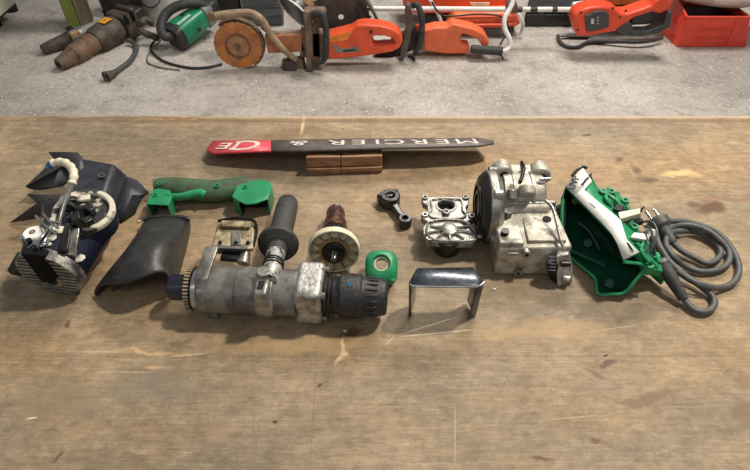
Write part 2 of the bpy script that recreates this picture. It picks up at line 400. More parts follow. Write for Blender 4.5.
# ================================================================== objects on the bench
def up(p, dz): return Vector(p) + Vector((0, 0, dz))
def gnd(p): return Vector((p[0], p[1], T + .0008))

# ---- auction sign on its wood block
A = thing('auction_sign', 'long narrow charcoal sign with a red end and upside-down white lettering, propped on wood', 'sign', W(350, 150, 0))
near = [(207, 150.5, .020), (214, 153.6, .024), (240, 152.4, .030), (271, 151, .036), (305, 150.8, .040), (345, 149.6, .041), (385, 148.4, .041), (430, 147.4, .041), (480, 146, .038), (494, 143.4, .036)]
far = [(207, 149.0, .016), (213, 141.5, .006), (240, 141.6, .008), (271, 141, .012), (305, 140.4, .014), (345, 139.8, .015), (385, 139.4, .015), (430, 139.2, .015), (480, 139, .016), (494, 141.4, .03)]
N0 = [W(*p) for p in near]; F0 = [W(*p) for p in far]
G().grid([N0[:4], F0[:4]]).build('logo_panel', red_vinyl, A, solid=.004)
G().grid([N0[3:], F0[3:]]).build('board', charcoal_vinyl, A, solid=.004)
c0 = (N0[8] + F0[8]) / 2; c1 = (N0[4] + F0[4]) / 2
xd = (c1 - c0).normalized(); yd = ((N0[6] - F0[6])); yd = (yd - xd * yd.dot(xd)).normalized(); nz = xd.cross(yd)
hgt = (N0[6] - F0[6]).length
m4 = Matrix((xd, yd, nz)).transposed().to_4x4()
def on_board(x, v):
    # point on the board at pixel column x; v = 0 far edge .. 1 near edge
    for i in range(len(near) - 1):
        if near[i][0] <= x <= near[i + 1][0]:
            t = (x - near[i][0]) / (near[i + 1][0] - near[i][0])
            a = N0[i].lerp(N0[i + 1], t); b = F0[i].lerp(F0[i + 1], t); return b.lerp(a, v)
chars = list('MERCIER&')
xs = [477, 449, 428, 405, 381, 367, 347, 309]
size = hgt * .74
for ch, x0 in zip(chars, xs):
    m5 = m4.copy(); m5.translation = on_board(x0, .2) + nz * .0026
    text_part('letter', ch, letter_white, A, m5 @ Matrix.Diagonal((1.08, 1, 1, 1)), size, bold=.0)
p0 = on_board(232, .5); p1 = on_board(225, .5)
xr = (on_board(215, .5) - on_board(262, .5)).normalized(); yr = (on_board(240, 1) - on_board(240, 0)); yr = (yr - xr * yr.dot(xr)).normalized(); nr = xr.cross(yr)
mr = Matrix((xr, yr, nr)).transposed().to_4x4()
for ch, x0, v0, sz in (('C', 266, .08, 1.12), ('I', 243, .26, .72), ('E', 235, .26, .72)):
    m5 = mr.copy(); m5.translation = on_board(x0, v0) + nr * .0026
    text_part('logo_letter', ch, letter_white, A, m5, hgt * sz, bold=.0004)

Bk = thing('wood_block', 'rough brown split wood block propping up the long sign', 'wood block', W(345, 172, 0))
for (xa, xb, dy) in ((307.5, 341, 0), (341.6, 382, .0015)):
    a = W(xa, 175 - (xa - 307) * .03, 0); b = W(xb, 175 - (xb - 307) * .03, 0)
    h0, h1 = (.037, .036)
    lo = [a, b, b + Vector((0, .055, 0)), a + Vector((0, .055, 0))]
    hi = [up(a, h0 - dy), up(b, h1), up(b + Vector((0, .055, 0)), .012), up(a + Vector((0, .055, 0)), .012)]
    mid = [p.lerp(q, .42) + Vector((0, -.004, 0)) if i < 2 else p.lerp(q, .42) for i, (p, q) in enumerate(zip(lo, hi))]
    g = G(); g.hexa(lo, [m - Vector((0, 0, .0004)) for m in mid]); g.hexa([m + Vector((0, .004 if i < 2 else 0, .0004)) for i, m in enumerate(mid)], hi)
    g.build('block_piece', block_wood, Bk, bevel=.0015)

# ---- green handle half
HD = thing('green_handle_half', 'green plastic power tool handle half with grimy camouflage grip', 'tool handle', W(210, 200, 0))
def shell(g, pts, h, skip=(), low=0.001):
    top = [W(x, y, h if not isinstance(h, (list, tuple)) else h[i]) for i, (x, y) in enumerate(pts)]
    n = len(top); v = g.vs(top); b = g.vs([(p.x, p.y, T + low) for p in top])
    g.bm.faces.new(v)
    for i in range(n):
        if i in skip: continue
        j = (i + 1) % n; g.bm.faces.new((v[i], v[j], b[j], b[i]))
    return g
def oval(axispts, wr, hr, seg=14, n=4):
    P = catmull(axispts, n); loops = []
    for i, p in enumerate(P):
        d = (P[min(i + 1, len(P) - 1)] - P[max(i - 1, 0)]).normalized(); s_ = d.cross(Vector((0, 0, 1))).normalized(); u_ = s_.cross(d)
        t = i / (len(P) - 1); a = wr(t); b = hr(t)
        loops.append([p + s_ * a * math.cos(2 * math.pi * k / seg) + u_ * b * math.sin(2 * math.pi * k / seg) for k in range(seg)])
    return loops
G().loft(oval([W(156, 188, .018), W(170, 187, .019), W(190, 189, .02), W(213, 191, .02), W(235, 188, .02), W(248, 186, .02)],
      lambda t: .013 + .005 * math.sin(t * 3.1) + .004 * t, lambda t: .0155)).build('grip', green_grimy, HD, angle=60)
shell(G(), [(152, 190), (158, 188), (170, 190), (172, 196), (168, 205), (146, 204)], .031, skip=(4,)).build('end_arm', green_plastic, HD, solid=.003, offs=-1, bevel=.001)
shell(G(), [(237, 186), (246, 181), (258, 179), (270, 181), (272, 186), (270, 192), (268, 199), (256, 203), (246, 204), (238, 201), (232, 196)], .033, skip=(6, 7, 8)).build('end_cap', green_plastic, HD, solid=.003, offs=-1, bevel=.001)
G().loft(oval([W(166, 197, .026), W(180, 197, .026), W(193, 194, .026), W(201, 193, .026), (W(206, 195, .024))], lambda t: .0045 + .0055 * t * t, lambda t: .007)).build('guard_bar', green_plastic, HD, angle=60)
G().hexa([W(150, 203, .002), W(166, 203, .002), W(168, 198, .002), W(154, 198, .002)], [W(150, 201, .027), W(166, 201, .027), W(168, 196, .027), W(154, 196, .027)]).build('shade_block', dark_hole, HD)  # added near-black block, paints in the shade inside the hollow arm
G().hexa([W(238, 208, .002), W(264, 207, .002), W(266, 198, .002), W(238, 198, .002)], [W(238, 200, .028), W(264, 199, .028), W(266, 190, .028), W(238, 190, .028)]).build('shade_block', dark_hole, HD)  # same for the end cap: its inner shade put in as dark colour
for (x, y, h) in ((160, 183.5, .034), (155, 195, .0318), (217, 185.5, .036), (245, 187, .0338)):
    c = W(x, y, h); q = HD
    G().ring(c, (0, 0, 1), .0042, .0026, .0012, 16).build('screw_boss', green_plastic, q)
    G().cyl(up(c, -.001), up(c, .0004), .0027, seg=12).build('screw_hole', dark_hole, q)

# ---- black angular cover behind the motor
CV = thing('engine_cover', 'dark angular plastic cover with pointed flaps, behind the dirty motor', 'tool cover', W(100, 195, 0))
tp = [(80, 157.5), (114, 163), (104, 196.5), (66, 199)]
t3 = [W(x, y, h) for (x, y), h in zip(tp, (.058, .060, .066, .066))]
lowr = [W(127, 174, .038), W(120, 205, .03), W(110, 211, .026)]
g = G()
pts = t3 + [W(127, 174, .045), W(112, 209, .034)] + [W(129, 181, .018), W(113, 218, .012)]
pts += [gnd(t3[0]) + Vector((0, .006, 0)), gnd(pts[4]) + Vector((.004, .004, 0)), gnd(t3[3]), gnd(t3[2]) + Vector((0, -.004, 0))]
g.poly(pts, [(0, 3, 2, 1), (1, 2, 5, 4), (4, 5, 7, 6), (0, 1, 4, 8), (4, 6, 9, 8), (2, 3, 10, 11), (2, 11, 7, 5), (0, 8, 10, 3)])
g.build('shell', navy_plastic, CV, bevel=.005, seg=3)
g = G().grid([[W(126, 177, .030), W(137, 181, .022), W(142, 186, .016), W(149, 192, .012)], [W(121, 195, .028), W(132, 195, .024), (W(140, 195, .016)), W(148, 194, .010)], [W(114, 208, .020), W(126, 208, .016), W(136, 205, .008), W(140, 199, .006)], [W(110, 220, .006), W(122, 222, .002), W(135, 213, .002), W(138, 205, .003)]])
g.build('side_flange', navy_plastic, CV, solid=.003)
g = G().grid([[W(49, 152, .05), W(60, 166, .038), W(72, 178, .05)], [W(66, 152, .06), W(74, 161, .055), W(78, 172, .06)], [W(78, 153, .06), W(83, 158, .058), W(84, 168, .06)]])
g.build('pointed_flap', black_plastic, CV, solid=.003)
G().poly([W(26, 187, .03), W(48, 166, .04), W(70, 163, .045), W(76, 176, .045), W(62, 186, .035), W(40, 190, .02), W(30, 189, .02)], [(0, 1, 2, 3, 4, 5, 6)]).build('pointed_flap', black_plastic, CV, solid=.003)
G().poly([W(27, 194, .035), W(46, 195, .042), W(70, 194, .045), W(58, 210, .03), W(34, 219, .012), W(10, 223, .003), W(38, 203, .03)], [(0, 1, 2, 3, 6), (6, 3, 4, 5)]).build('pointed_flap', black_plastic, CV, solid=.003)
c = W(102, 176, .0655); G().ring(c, (0, 0, 1), .005, .003, .002, 16).build('eyelet', grey_alloy, CV); G().cyl(up(c, -.002), up(c, .001), .0031, seg=14).build('eyelet_hole', dark_hole, CV)

# ---- dirty motor housing with fins
MO = thing('motor_housing', 'dirt-crusted navy motor housing with finned end and a bent silver pipe', 'motor part', W(60, 270, 0))
ca = W(51, 272, .042); cb = W(85, 222, .050); ax = (cb - ca).normalized(); L = (cb - ca).length
RB = .0415
G().lathe(ca, ax, [(.004, RB * .9), (.010, RB), (L * .55, RB * 1.0), (L * .8, RB * 1.02), (L, RB * .95)], 40).build('body', mat('navy_paint', (28, 33, 52), (20, 22, 32), rough=.34, scale=22, dirt=(186, 180, 168), dlo=.62, dhi=.72, dscale=34, bump=.2), MO)
fn = G(); u = Vector((0, 0, 1)); u = (u - ax * u.dot(ax)).normalized(); sd = ax.cross(u)
for k in range(11):
    v = -RB * .86 + k * RB * .172
    hw = math.sqrt(max(.00002, RB * RB * .98 - v * v))
    for s0, s1 in (((-hw, -.013) , (.013, hw)) if abs(v + .004) < .013 else ((-hw, hw),)) if abs(v + .004) < .013 else ((-hw, hw),):
        mrot = Matrix((sd, u, ax)).transposed()
        fn.box(ca + u * v + sd * (s0 + s1) / 2 - ax * .002, (abs(s1 - s0), .0032, .009), rot=mrot)
fn.build('cooling_fins', bright_alloy, MO, bevel=.0006)['kind'] = 'stuff'
G().ring(ca - ax * .006, ax, RB * 1.02, RB * .93, .014, 40).build('end_ring', mat('scuffed_alloy', (150, 146, 138), (60, 58, 58), rough=.5, metal=.5, scale=50, bump=.3), MO)
G().lathe(ca - u * .010 - ax * .007, ax, [(0, .013), (.004, .016), (.010, .016)], 24).build('bearing_seat', rust_plate, MO)
G().cyl(ca - u * .010 - ax * .0085, ca - u * .010 + ax * .002, .0078, seg=20).build('shaft_hole', dark_hole, MO)
# crusted port on top of the body
pq = W(84, 211, .084); pn_ = Vector((.12, -.10, 1)).normalized()
G().lathe(pq - pn_ * .030, pn_, [(0, .038), (.022, .0385), (.026, .037)], 36).build('port_wall', MATS['navy_paint'], MO)
G().ring(pq - pn_ * .006, pn_, .0395, .0315, .009, 40).build('gasket_ring', mat('crust', (200, 192, 176), (52, 50, 50), rough=.85, scale=36, lo=.53, hi=.6, bump=.8), MO, bevel=.002)
G().lathe(pq - pn_ * .006, pn_, [(0, .032), (.003, .032), (.004, .016), (.008, .012), (.012, .006)], 28).build('end_plate', mat('crusted_plate', (176, 168, 152), (34, 33, 34), rough=.7, scale=42, lo=.44, hi=.50, bump=.6), MO)
rr = random.Random(3)
g = G()
for k in range(16):
    p = W(62 + rr.uniform(0, 30), 204 + rr.uniform(-2, 18), .090 + rr.uniform(-.006, .006))
    g.box(p, (rr.uniform(.005, .016), rr.uniform(.005, .013), rr.uniform(.006, .018)), rot=Matrix.Rotation(rr.uniform(0, 3), 3, 'Z') @ Matrix.Rotation(rr.uniform(-.5, .5), 3, 'X'))
g.build('brush_holder', oily_black, MO, bevel=.0012)
G().hexa([W(58, 200, .082), W(92, 196, .082), W(90, 203, .08), (W(58, 209, .08))], [W(60, 196, .095), W(90, 193, .094), W(90, 199, .094), W(60, 204, .094)]).build('crusted_ledge', white_grime, MO, bevel=.003)
G().hexa([W(40, 222, .05), W(60, 220, .05), W(66, 246, .05), W(40, 246, .05)], [W(42, 203, .082), W(58, 200, .084), (W(64, 236, .084)), W(44, 238, .082)]).build('carrier_block', oily_black, MO, bevel=.003)
G().hexa([W(62, 236, .06), W(74, 232, .06), W(70, 262, .05), W(58, 262, .05)], [W(64, 226, .092), W(72, 222, .094), W(68, 250, .084), W(58, 250, .084)]).build('dark_rib', oily_black, MO, bevel=.002)
YF = ca.y - .012
g = G().prism([V(20, 254, YF), V(45, 256, YF), V(57, 279, YF), V(52, 284, YF), V(41, 282, YF)], (0, .012, 0))
g.build('cover_flap', MATS['matt_black'], MO, bevel=.002)
G().hexa([W(20, 268, .05), W(46, 270, .05), W(62, 250, .05), W(24, 246, .05)], [W(20, 254, .078), W(46, 256, .080), W(60, 234, .084), W(26, 230, .082)]).build('switch_block', mat('dirty_black', (40, 42, 48), (120, 118, 112), rough=.4, scale=60, lo=.52, hi=.62, bump=.4), MO, bevel=.002)
p = W(32.5, 232, .092); G().lathe(up(p, -.014), (0, 0, 1), [(0, .0105), (.002, .0128), (.012, .0128), (.014, .0115)], 28).build('white_cap', white_paint, MO, bevel=.0006)
G().ring(up(p, .0), (0, 0, 1), .0036, .0018, .0012, 16).build('cap_nut', grey_alloy, MO)
for k, pp in enumerate([[(36, 252, .08), (44, 242, .092), (50, 232, .09), (56, 222, .088)], [(40, 254, .078), (38, 244, .095), (44, 234, .1), (50, 224, .095)], [(28, 250, .08), (34, 244, .09), (42, 246, .09), (50, 240, .088)], [(44, 214, .09), (50, 222, .098), (58, 228, .098)], [(36, 216, .085), (46, 226, .1), (56, 234, .09)]]):
    G().tube([W(*q) for q in pp], .0017, 8).build('bare_wire', shiny_steel, MO)
rr = random.Random(11)
g = G()
for k in range(14):
    t = rr.uniform(.15, .8); a = rr.uniform(-.9, 1.2)
    p = ca + ax * (L * t) + (u * math.cos(a) + sd * math.sin(a)) * (RB + .001)
    g.ball(p, rr.uniform(.003, .006), (1.3, 1.2, .45), 8)
g.build('dirt_lumps', white_grime, MO)['kind'] = 'stuff'
for k in range(3):
    p = W(24 + k * 7, 242 + k * 2, .084); G().cyl(p, up(p, .008), .0035, seg=12).build('terminal', dark_steel if k % 2 else shiny_steel, MO)
# ribbed side bracket
G().hexa([W(72, 236, .07), W(82, 228, .075), W(78, 262, .045), W(66, 258, .05)], [W(70, 232, .085), W(80, 226, .09), W(76, 256, .07), W(64, 254, .075)]).build('scraped_rib', bright_alloy, MO, bevel=.002)
g = G(); g.hexa([W(80, 268, .01), W(90, 256, .01), W(92, 276, .004), W(82, 288, .004)], [W(80, 258, .045), W(90, 244, .05), W(92, 262, .04), W(83, 276, .036)])
g.build('side_lug', grey_alloy, MO, bevel=.002)
G().poly([W(8, 270, .012), W(18, 252, .04), W(26, 262, .035), W(22, 276, .006), W(12, 274, .006)], [(0, 1, 2, 3, 4)]).build('broken_tab', black_plastic, MO, solid=.003)
pipe = [W(60, 228, .085), W(61, 218, .095), W(66, 200, .11), W(72, 184, .122)]
G().tube(pipe, .0032, 12).build('pipe', shiny_steel, MO)
wr = [W(72, 184, .122), W(74, 175, .128), W(71, 167, .128), (W(63, 162, .126)), W(53, 163, .122)]
G().tube(wr, lambda t: .0052 + .0008 * math.sin(t * 40), 12).build('taped_bend', cream_plastic, MO)
G().tube([W(53, 163, .122), W(50, 165, .119), W(48.5, 168, .116)], .0048, 10).build('blue_tip', blue_plastic, MO)

# ---- black bent cowl
CW = thing('air_cowl', 'scuffed black flared plastic cowl between the motor and the steel barrel', 'tool cover', W(140, 270, 0))
rows = [[(143, 226, 0), (145, 219, .020), (168, 217, .022), (188, 219, .022), (191, 226, 0)],
        [(131, 248, 0), (136, 232, .042), (157, 231, .047), (181, 233, .046), (184, 256, 0)],
        [(119, 268, 0), (125, 246, .062), (148, 246, .068), (168, 249, .068), (174, 289, 0)],
        [(104, 288, 0), (107, 266, .05), (130, 263, .066), (165, 255, .067), (173, 294, 0)],
        [(93, 300, 0), (95, 282, .016), (131, 287, .052), (168, 262, .066), (172, 297, 0)]]
G().grid([[W(x, y, h + .001) for x, y, h in r] for r in rows]).build('shell', black_plastic, CW, solid=.0032, sub=2)
G().tube([W(x, y, h) for x, y, h in ((144, 219.5, .020), (156, 217, .0235), (170, 216.6, .0245), (184, 217.5, .024), (190.5, 220, .02))], .003, 8).build('rolled_lip', black_plastic, CW)
G().poly([W(112, 276, .045), W(124, 279, .048), W(121, 288, .02), W(112, 291, .014)], [(0, 1, 2, 3)]).build('inner_tab', black_plastic, CW, solid=.003)

# ---- steel barrel mechanism
DR = thing('rotary_hammer_barrel', 'long grey metal rotary hammer barrel with black chuck, side handle and rusty bracket', 'tool mechanism', W(280, 300, 0))
A0 = W(172, 287, .036); A1 = W(386, 297.5, .036); D = (A1 - A0).normalized(); LT = (A1 - A0).length
AX = lambda px: (px - 172) / 214 * LT
def seg_l(name, m, prof, bevel=0, seg=40):
    return G().lathe(A0, D, [(AX(a), b) for a, b in prof], seg).build(name, m, DR, bevel=bevel, angle=32)
seg_l('spindle_sleeve', mat('navy_gloss', (24, 24, 48), (20, 20, 34), rough=.25, scale=18, coat=.3, bump=.1), [(171, .0155), (172, .0170), (192, .0170)])
seg_l('gear_ring', dark_steel, [(190, .024), (191.5, .0262), (196.5, .0275), (198, .024)])
g = G()
for k in range(40):
    a = 2 * math.pi * k / 40; Fm = frame(A0, D)
    c = Fm @ Vector((AX(193.6), math.cos(a) * .0272, math.sin(a) * .0272))
    rot = Fm.to_3x3() @ Matrix.Rotation(a, 3, 'X')
    g.box(c, (.0062, .004, .0022), rot=rot)
g.build('gear_teeth', rust_plate, DR)['kind'] = 'stuff'
seg_l('polished_collar', shiny_steel, [(197, .026), (198.5, .0285), (203, .0285), (204, .027)])
# flange with strap going to the bracket
seg_l('flange', grey_alloy, [(203.5, .030), (205, .0318), (212, .0318), (213.5, .030)], bevel=.0008)
seg_l('barrel', barrel_alloy, [(213, .0305), (240.2, .0308), (240.6, .0298), (241.2, .0298), (241.6, .0308), (262, .0305), (300, .0305)])
seg_l('clamp_band', bright_alloy, [(260.5, .0315), (262, .0336), (277, .0336), (279, .0315)], bevel=.001)
Fd = frame(A0, D)
def dbox(g, px0, px1, y0, y1, z0, z1):
    return g.box(Vector(((AX(px0) + AX(px1)) / 2, (y0 + y1) / 2, (z0 + z1) / 2)), (AX(px1) - AX(px0), y1 - y0, z1 - z0))
FB = dbox(G(Fd), 298.5, 325, -.0285, .031, -.0285, .0295).build('front_block', mat('pitted_alloy', (190, 188, 182), (120, 116, 108), rough=.42, metal=.6, scale=70, dirt=(70, 62, 52), dlo=.6, dhi=.7, dscale=90, bump=.5), DR, bevel=.006, seg=4)
for y, z in ((-.021, -.021), (.023, .021), (-.021, .022), (.023, -.021)):
    G(Fd).cyl((AX(325), y, z), (AX(329), y, z), .0045, seg=12).build('bolt', grey_alloy, DR)
seg_l('ribbed_collar', oily_black, [(325, .023), (327, .0255), (329, .0235), (331, .0255), (333, .0235), (335, .0255), (337, .0238), (341, .0248), (342, .023)])
seg_l('chuck_sleeve', mat('chuck_black', (30, 30, 31), (46, 45, 44), rough=.5, scale=50, dirt=(90, 86, 78), dlo=.6, dhi=.8, dscale=60, bump=.5), [(340.5, .0262), (342.5, .0282), (352, .0288), (361, .0280), (363, .0255), (366, .0250), (372, .0236), (381, .0236), (385, .0228), (387, .0205)])
g = G(Fd)
for k in range(20):
    a = 2 * math.pi * k / 20
    g.box((AX(372), math.cos(a) * .0243, math.sin(a) * .0243), (.016, .0026, .0026), rot=Matrix.Rotation(a, 3, 'X'))
g.build('chuck_ribs', MATS['chuck_black'], DR, bevel=.0006)['kind'] = 'stuff'
G(Fd).lathe((AX(386.5), 0, 0), (1, 0, 0), [(0, .017), (.001, .017), (.0012, .010), (.0014, .008)], 24).build('chuck_mouth', dark_hole, DR)
G(Fd).cyl((AX(351), -.006, .0282), (AX(351), -.0065, .0292), .0028, seg=12).build('blue_dot', blue_plastic, DR)
lug = dbox(G(Fd), 207, 218, -.022, -.010, -.0352, -.026).build('lug', grey_alloy, DR, bevel=.0015)
g = G(); p = W(213, 312, .008); g.box(p, (.013, .012, .013)); g.build('lug', grey_alloy, DR, bevel=.002)
# strap from flange to bracket
g = G(Fd); zz = .030
g.poly([(AX(203), -.030, .006), (AX(213.5), -.030, .006), (AX(216), -.012, .033), (AX(204), -.012, .033),
        (AX(220), .030, .046), (AX(207), .030, .046)], [(0, 1, 2, 3), (3, 2, 4, 5)])
g.build('strap', bright_alloy, DR, solid=.005, bevel=.001)
# bracket above/behind the barrel
BR = G().hexa([W(211, 251, .058), W(253, 252, .058), W(255, 226, .056), W(218, 224, .056)], [W(211, 248, .066), W(253, 249, .066), W(255, 223, .064), W(218, 221, .064)]).build('mounting_bracket', rust_plate, DR, bevel=.002)
G().hexa([W(211, 254, .05), W(245, 255, .05), W(246, 250, .05), W(212, 249, .05)], [W(211, 248, .07), W(247, 249, .07), W(248, 246, .07), W(212, 245, .07)]).build('bracket_edge', grey_alloy, BR, bevel=.001)
G().hexa([W(221, 222, .066), W(252, 223, .066), W(250, 229, .066), W(222, 228, .066)], [W(221, 220, .072), W(251, 221, .072), W(250, 227, .071), W(222, 226, .071)]).build('raised_pad', rust_plate, BR, bevel=.001)
G().tube([W(218, 221, .07), W(236, 218, .072), W(252, 220, .07), W(256, 226, .066), W(256, 234, .062), W(253, 246, .062)], .0022, 8).build('edge_wire', dark_steel, BR)
G().hexa([W(231, 246, .066), W(241, 246, .066), W(241, 231, .066), W(232, 231, .066)], [W(231, 245, .0685), W(241, 245, .0685), W(241, 230.5, .0685), W(232, 230.5, .0685)]).build('centre_web', grey_alloy, BR, bevel=.0008)
for x, y in ((220, 243), (236, 243), (248, 243)):
    c = W(x, y, .0665 if x != 236 else .0685); G().cyl(c, up(c, .0018), .0026, seg=10).build('rivet', dark_steel, BR)
G().hexa([W(219, 262, .052), W(244, 264, .052), W(246, 256, .05), W(222, 254, .05)], [W(220, 256, .061), W(243, 258, .061), W(245, 252, .06), W(223, 250, .06)]).build('rubber_pad', oily_black, DR, bevel=.003)
G().cyl(W(243, 264, .052), W(246, 252, .058), .009, .006, 20).build('spring_seat', bright_alloy, DR, bevel=.001)
# side handle
H0 = W(270, 279, .068); H1 = W(288, 203, .024); hd = (H1 - H0).normalized(); HL = (H1 - H0).length
G(Fd).lathe((AX(270), 0, 0), (0, 0, 1), [(.026, .010), (.036, .0105), (.040, .009)], 20).build('clamp_boss', grey_alloy, DR, bevel=.001)
SH = G().lathe(H0 - hd * .004, hd, [(0, .0095), (.010, .0105), (.018, .0105), (.020, .012), (.034, .013), (.042, .0115), (.06, .0125), (.08, .0125)], 24).build('side_handle', mat('scuffed_neck', (176, 174, 168), (40, 40, 40), rough=.45, metal=.4, scale=55, lo=.48, hi=.56, bump=.4), DR)
g = G()
for t in (.022, .027, .032): g.ring(H0 + hd * t, hd, .0137, .011, .0022, 24)
g.build('thread', dark_steel, SH)
G().lathe(H0 + hd * (HL * .36), hd, [(0, .012), (.001, .0165), (.006, .0265), (.010, .0280), (.014, .0265), (.018, .0175), (.020, .014)], 36).build('hand_guard', black_rubber, SH)
G().lathe(H0 + hd * (HL * .28), hd, [(0, .0125), (HL * .1, .0135), (HL * .2, .0150)], 24).build('guard_neck', black_rubber, SH)
g = G().lathe(H0 + hd * (HL * .45), hd, [(0, .0155), (HL * .1, .0160), (HL * .3, .0164), (HL * .48, .0164), (HL * .55, .0152), (HL * .57, .012)], 28)
g.build('grip', black_rubber, SH)
# clamp on top: frame with dark slot
g = G(Fd); dbox(g, 263.5, 276.5, -.036, -.004, .012, .0375); g.build('clamp_block', bright_alloy, DR, bevel=.003)
G(Fd).box((AX(269.5), -.0215, .0335), (.0075, .013, .0098)).build('clamp_slot', dark_hole, DR)
G(Fd).cyl((AX(269.5), -.003, .036), (AX(269.5), -.003, .043), .0085, seg=20).build('clamp_nut', bright_alloy, DR, bevel=.001)

# ---- armature with cream fan
AR = thing('motor_armature', 'motor armature with round cream cooling fan and copper windings', 'motor part', W(333, 262, 0))
a0 = W(334, 249.5, .0362); a1 = W(336, 207, .020); ad = (a1 - a0).normalized(); AL = (a1 - a0).length
FR = .0350
G().lathe(a0, ad, [(0, .015), (.001, FR * .93), (.0, FR), (.005, FR), (.006, FR * .9), (.004, .015)], 56).build('cooling_fan', cream_plastic, AR)
ua = ad.orthogonal().normalized(); va = ad.cross(ua)
g = G()
for k in range(13):
    a = 2 * math.pi * k / 13
    d0 = ua * math.cos(a) + va * math.sin(a); t0 = ad.cross(d0)
    g.box(a0 + d0 * .0255 - ad * .0028, (.0165, .0015, .0062), rot=Matrix((d0, t0, ad)).transposed())
g.build('fan_blades', mat('blade_cream', (176, 160, 118), (120, 100, 66), rough=.5, scale=50, bump=.1), AR)
G().ring(a0 - ad * .006, ad, FR + .0004, FR - .0018, .010, 56).build('fan_rim', cream_plastic, AR, bevel=.0006)
G().ring(a0 - ad * .0062, ad, .0205, .0165, .006, 36).build('hub_ring', mat('hub_amber', (150, 124, 78), (100, 78, 46), rough=.4, bump=.1), AR, bevel=.0005)
G().lathe(a0 - ad * .011, ad, [(0, .011), (.001, .0155), (.012, .0158)], 28).build('bearing', oily_black, AR)
G().lathe(a0 - ad * .024, ad, [(0, .003), (.002, .0048), (.010, .0056), (.016, .0056)], 20).build('pinion_shaft', shiny_steel, AR)
g = G()
for k in range(9):
    a = 2 * math.pi * k / 9; d0 = ua * math.cos(a) + va * math.sin(a)
    g.cyl(a0 - ad * .0235 + d0 * .0052, a0 - ad * .010 + d0 * .0062 + ad.cross(d0) * .002, .0011, seg=6)
g.build('pinion_teeth', dark_steel, AR)
G().lathe(a0 + ad * .006, ad, [(0, .018), (AL * .08, .0195), (AL * .30, .0195), (AL * .32, .018)], 32).build('laminated_core', dark_steel, AR)
g = G()
for k in range(16):
    a = 2 * math.pi * k / 16; d0 = ua * math.cos(a) + va * math.sin(a)
    g.cyl(a0 + ad * .010 + d0 * .0192, a0 + ad * (AL * .31) + d0 * .0192, .0014, seg=6)
g.build('core_slots', dark_hole, AR)
G().lathe(a0 + ad * (AL * .32), ad, [(0, .0175), (AL * .2, .0175), (AL * .36, .0145)], 32).build('winding', copper_brown, AR)
G().lathe(a0 + ad * (AL * .66), ad, [(0, .0135), (AL * .2, .0135), (AL * .21, .012)], 32).build('commutator', copper_brown, AR)
g = G()
for k in range(20):
    a = 2 * math.pi * k / 20; d0 = ua * math.cos(a) + va * math.sin(a)
    g.cyl(a0 + ad * (AL * .64) + d0 * .0134, a0 + ad * (AL * .86) + d0 * .0134, .0007, seg=5)
g.build('commutator_bars', dark_steel, AR)
G().lathe(a0 + ad * (AL * .86), ad, [(0, .0105), (.008, .0105), (.009, .006), (.014, .006)], 24).build('rear_bearing', bright_alloy, AR)

# ---- green collar
GC = thing('chuck_collar', 'small green plastic collar ring leaning against the black chuck', 'tool part', W(381, 285, 0))
cc = W(381.5, 265.5, .030)
nrm = Vector((.0, -.42, .9)).normalized(); ex = Vector((1, 0, 0)); ey = nrm.cross(ex)
def sq(a, b, k, n=32, e=3.2):
    out = []
    for i in range(n):
        t = 2 * math.pi * i / n; cx, sx = math.cos(t), math.sin(t)
        out.append(cc + ex * (a * abs(cx) ** (2 / e) * (1 if cx > 0 else -1)) + ey * (b * abs(sx) ** (2 / e) * (1 if sx > 0 else -1)) + nrm * k)
    return out
def circ(r, k, n=32): return [cc + ex * r * math.cos(2 * math.pi * i / n) + ey * (.003 + r * math.sin(2 * math.pi * i / n)) + nrm * k for i in range(n)]
G().loft([circ(.0105, -.018), circ(.0105, .001), circ(.0120, .0032), circ(.0145, .0026), sq(.0195, .0205, 0), sq(.0220, .0232, -.004), sq(.0225, .0238, -.016), sq(.0205, .0215, -.017), sq(.0195, .0205, -.005)], False, False).build('collar_body', green_plastic, GC, angle=50)
G().ring(cc + ey * .003 - nrm * .006, nrm, .0106, .0084, .004, 32).build('inner_ring', cream_plastic, GC)
G().tube([cc + ex * .018 * math.cos(t) - ey * (.0165 + .004 * abs(math.cos(t))) * 1 + nrm * -.004 + ey * 0 for t in [i * math.pi / 8 for i in range(9)]], .0036, 8).build('lip', green_plastic, GC)

# ---- black connecting rod
CR = thing('connecting_rod', 'small oily black connecting rod with two bearing eyes', 'tool part', W(395, 210, 0))
b0 = W(390, 200, .010); s0 = W(405, 221.5, .010); dd = (s0 - b0).normalized(); pp = Vector((-dd.y, dd.x, 0))
bl = b0 + Vector((0, 0, -.009))
G().ring(bl, (0, 0, 1), .0158, .0068, .020, 32).build('big_end', oily_black, CR, bevel=.002)
G().cyl(up(bl, .004), up(bl, .012), .0067, seg=20).build('eye_bush', dark_steel, CR)
bd = b0 - dd * .004
g = G(); g.box(b0 - dd * .007 + Vector((0, 0, -.0)) + pp * .0, (.014, .036, .016), rot=Matrix((dd, pp, Vector((0, 0, 1)))).transposed()); g.build('bearing_cap', oily_black, CR, bevel=.003)
for s_ in (-1, 1):
    c = b0 - dd * .006 + pp * .0135 * s_; G().cyl(up(c, .006), up(c, .0115), .0034, seg=10).build('bolt', dark_steel, CR)
g = G(); q0 = b0 + dd * .012; q1 = s0 - dd * .006
g.hexa([q0 + pp * .0075 - Vector((0, 0, .006)), q0 - pp * .0075 - Vector((0, 0, .006)), q1 - pp * .005 - Vector((0, 0, .006)), q1 + pp * .005 - Vector((0, 0, .006))],
       [q0 + pp * .006 + Vector((0, 0, .006)), q0 - pp * .006 + Vector((0, 0, .006)), q1 - pp * .004 + Vector((0, 0, .005)), q1 + pp * .004 + Vector((0, 0, .005))])
g.build('shank', oily_black, CR, bevel=.002)
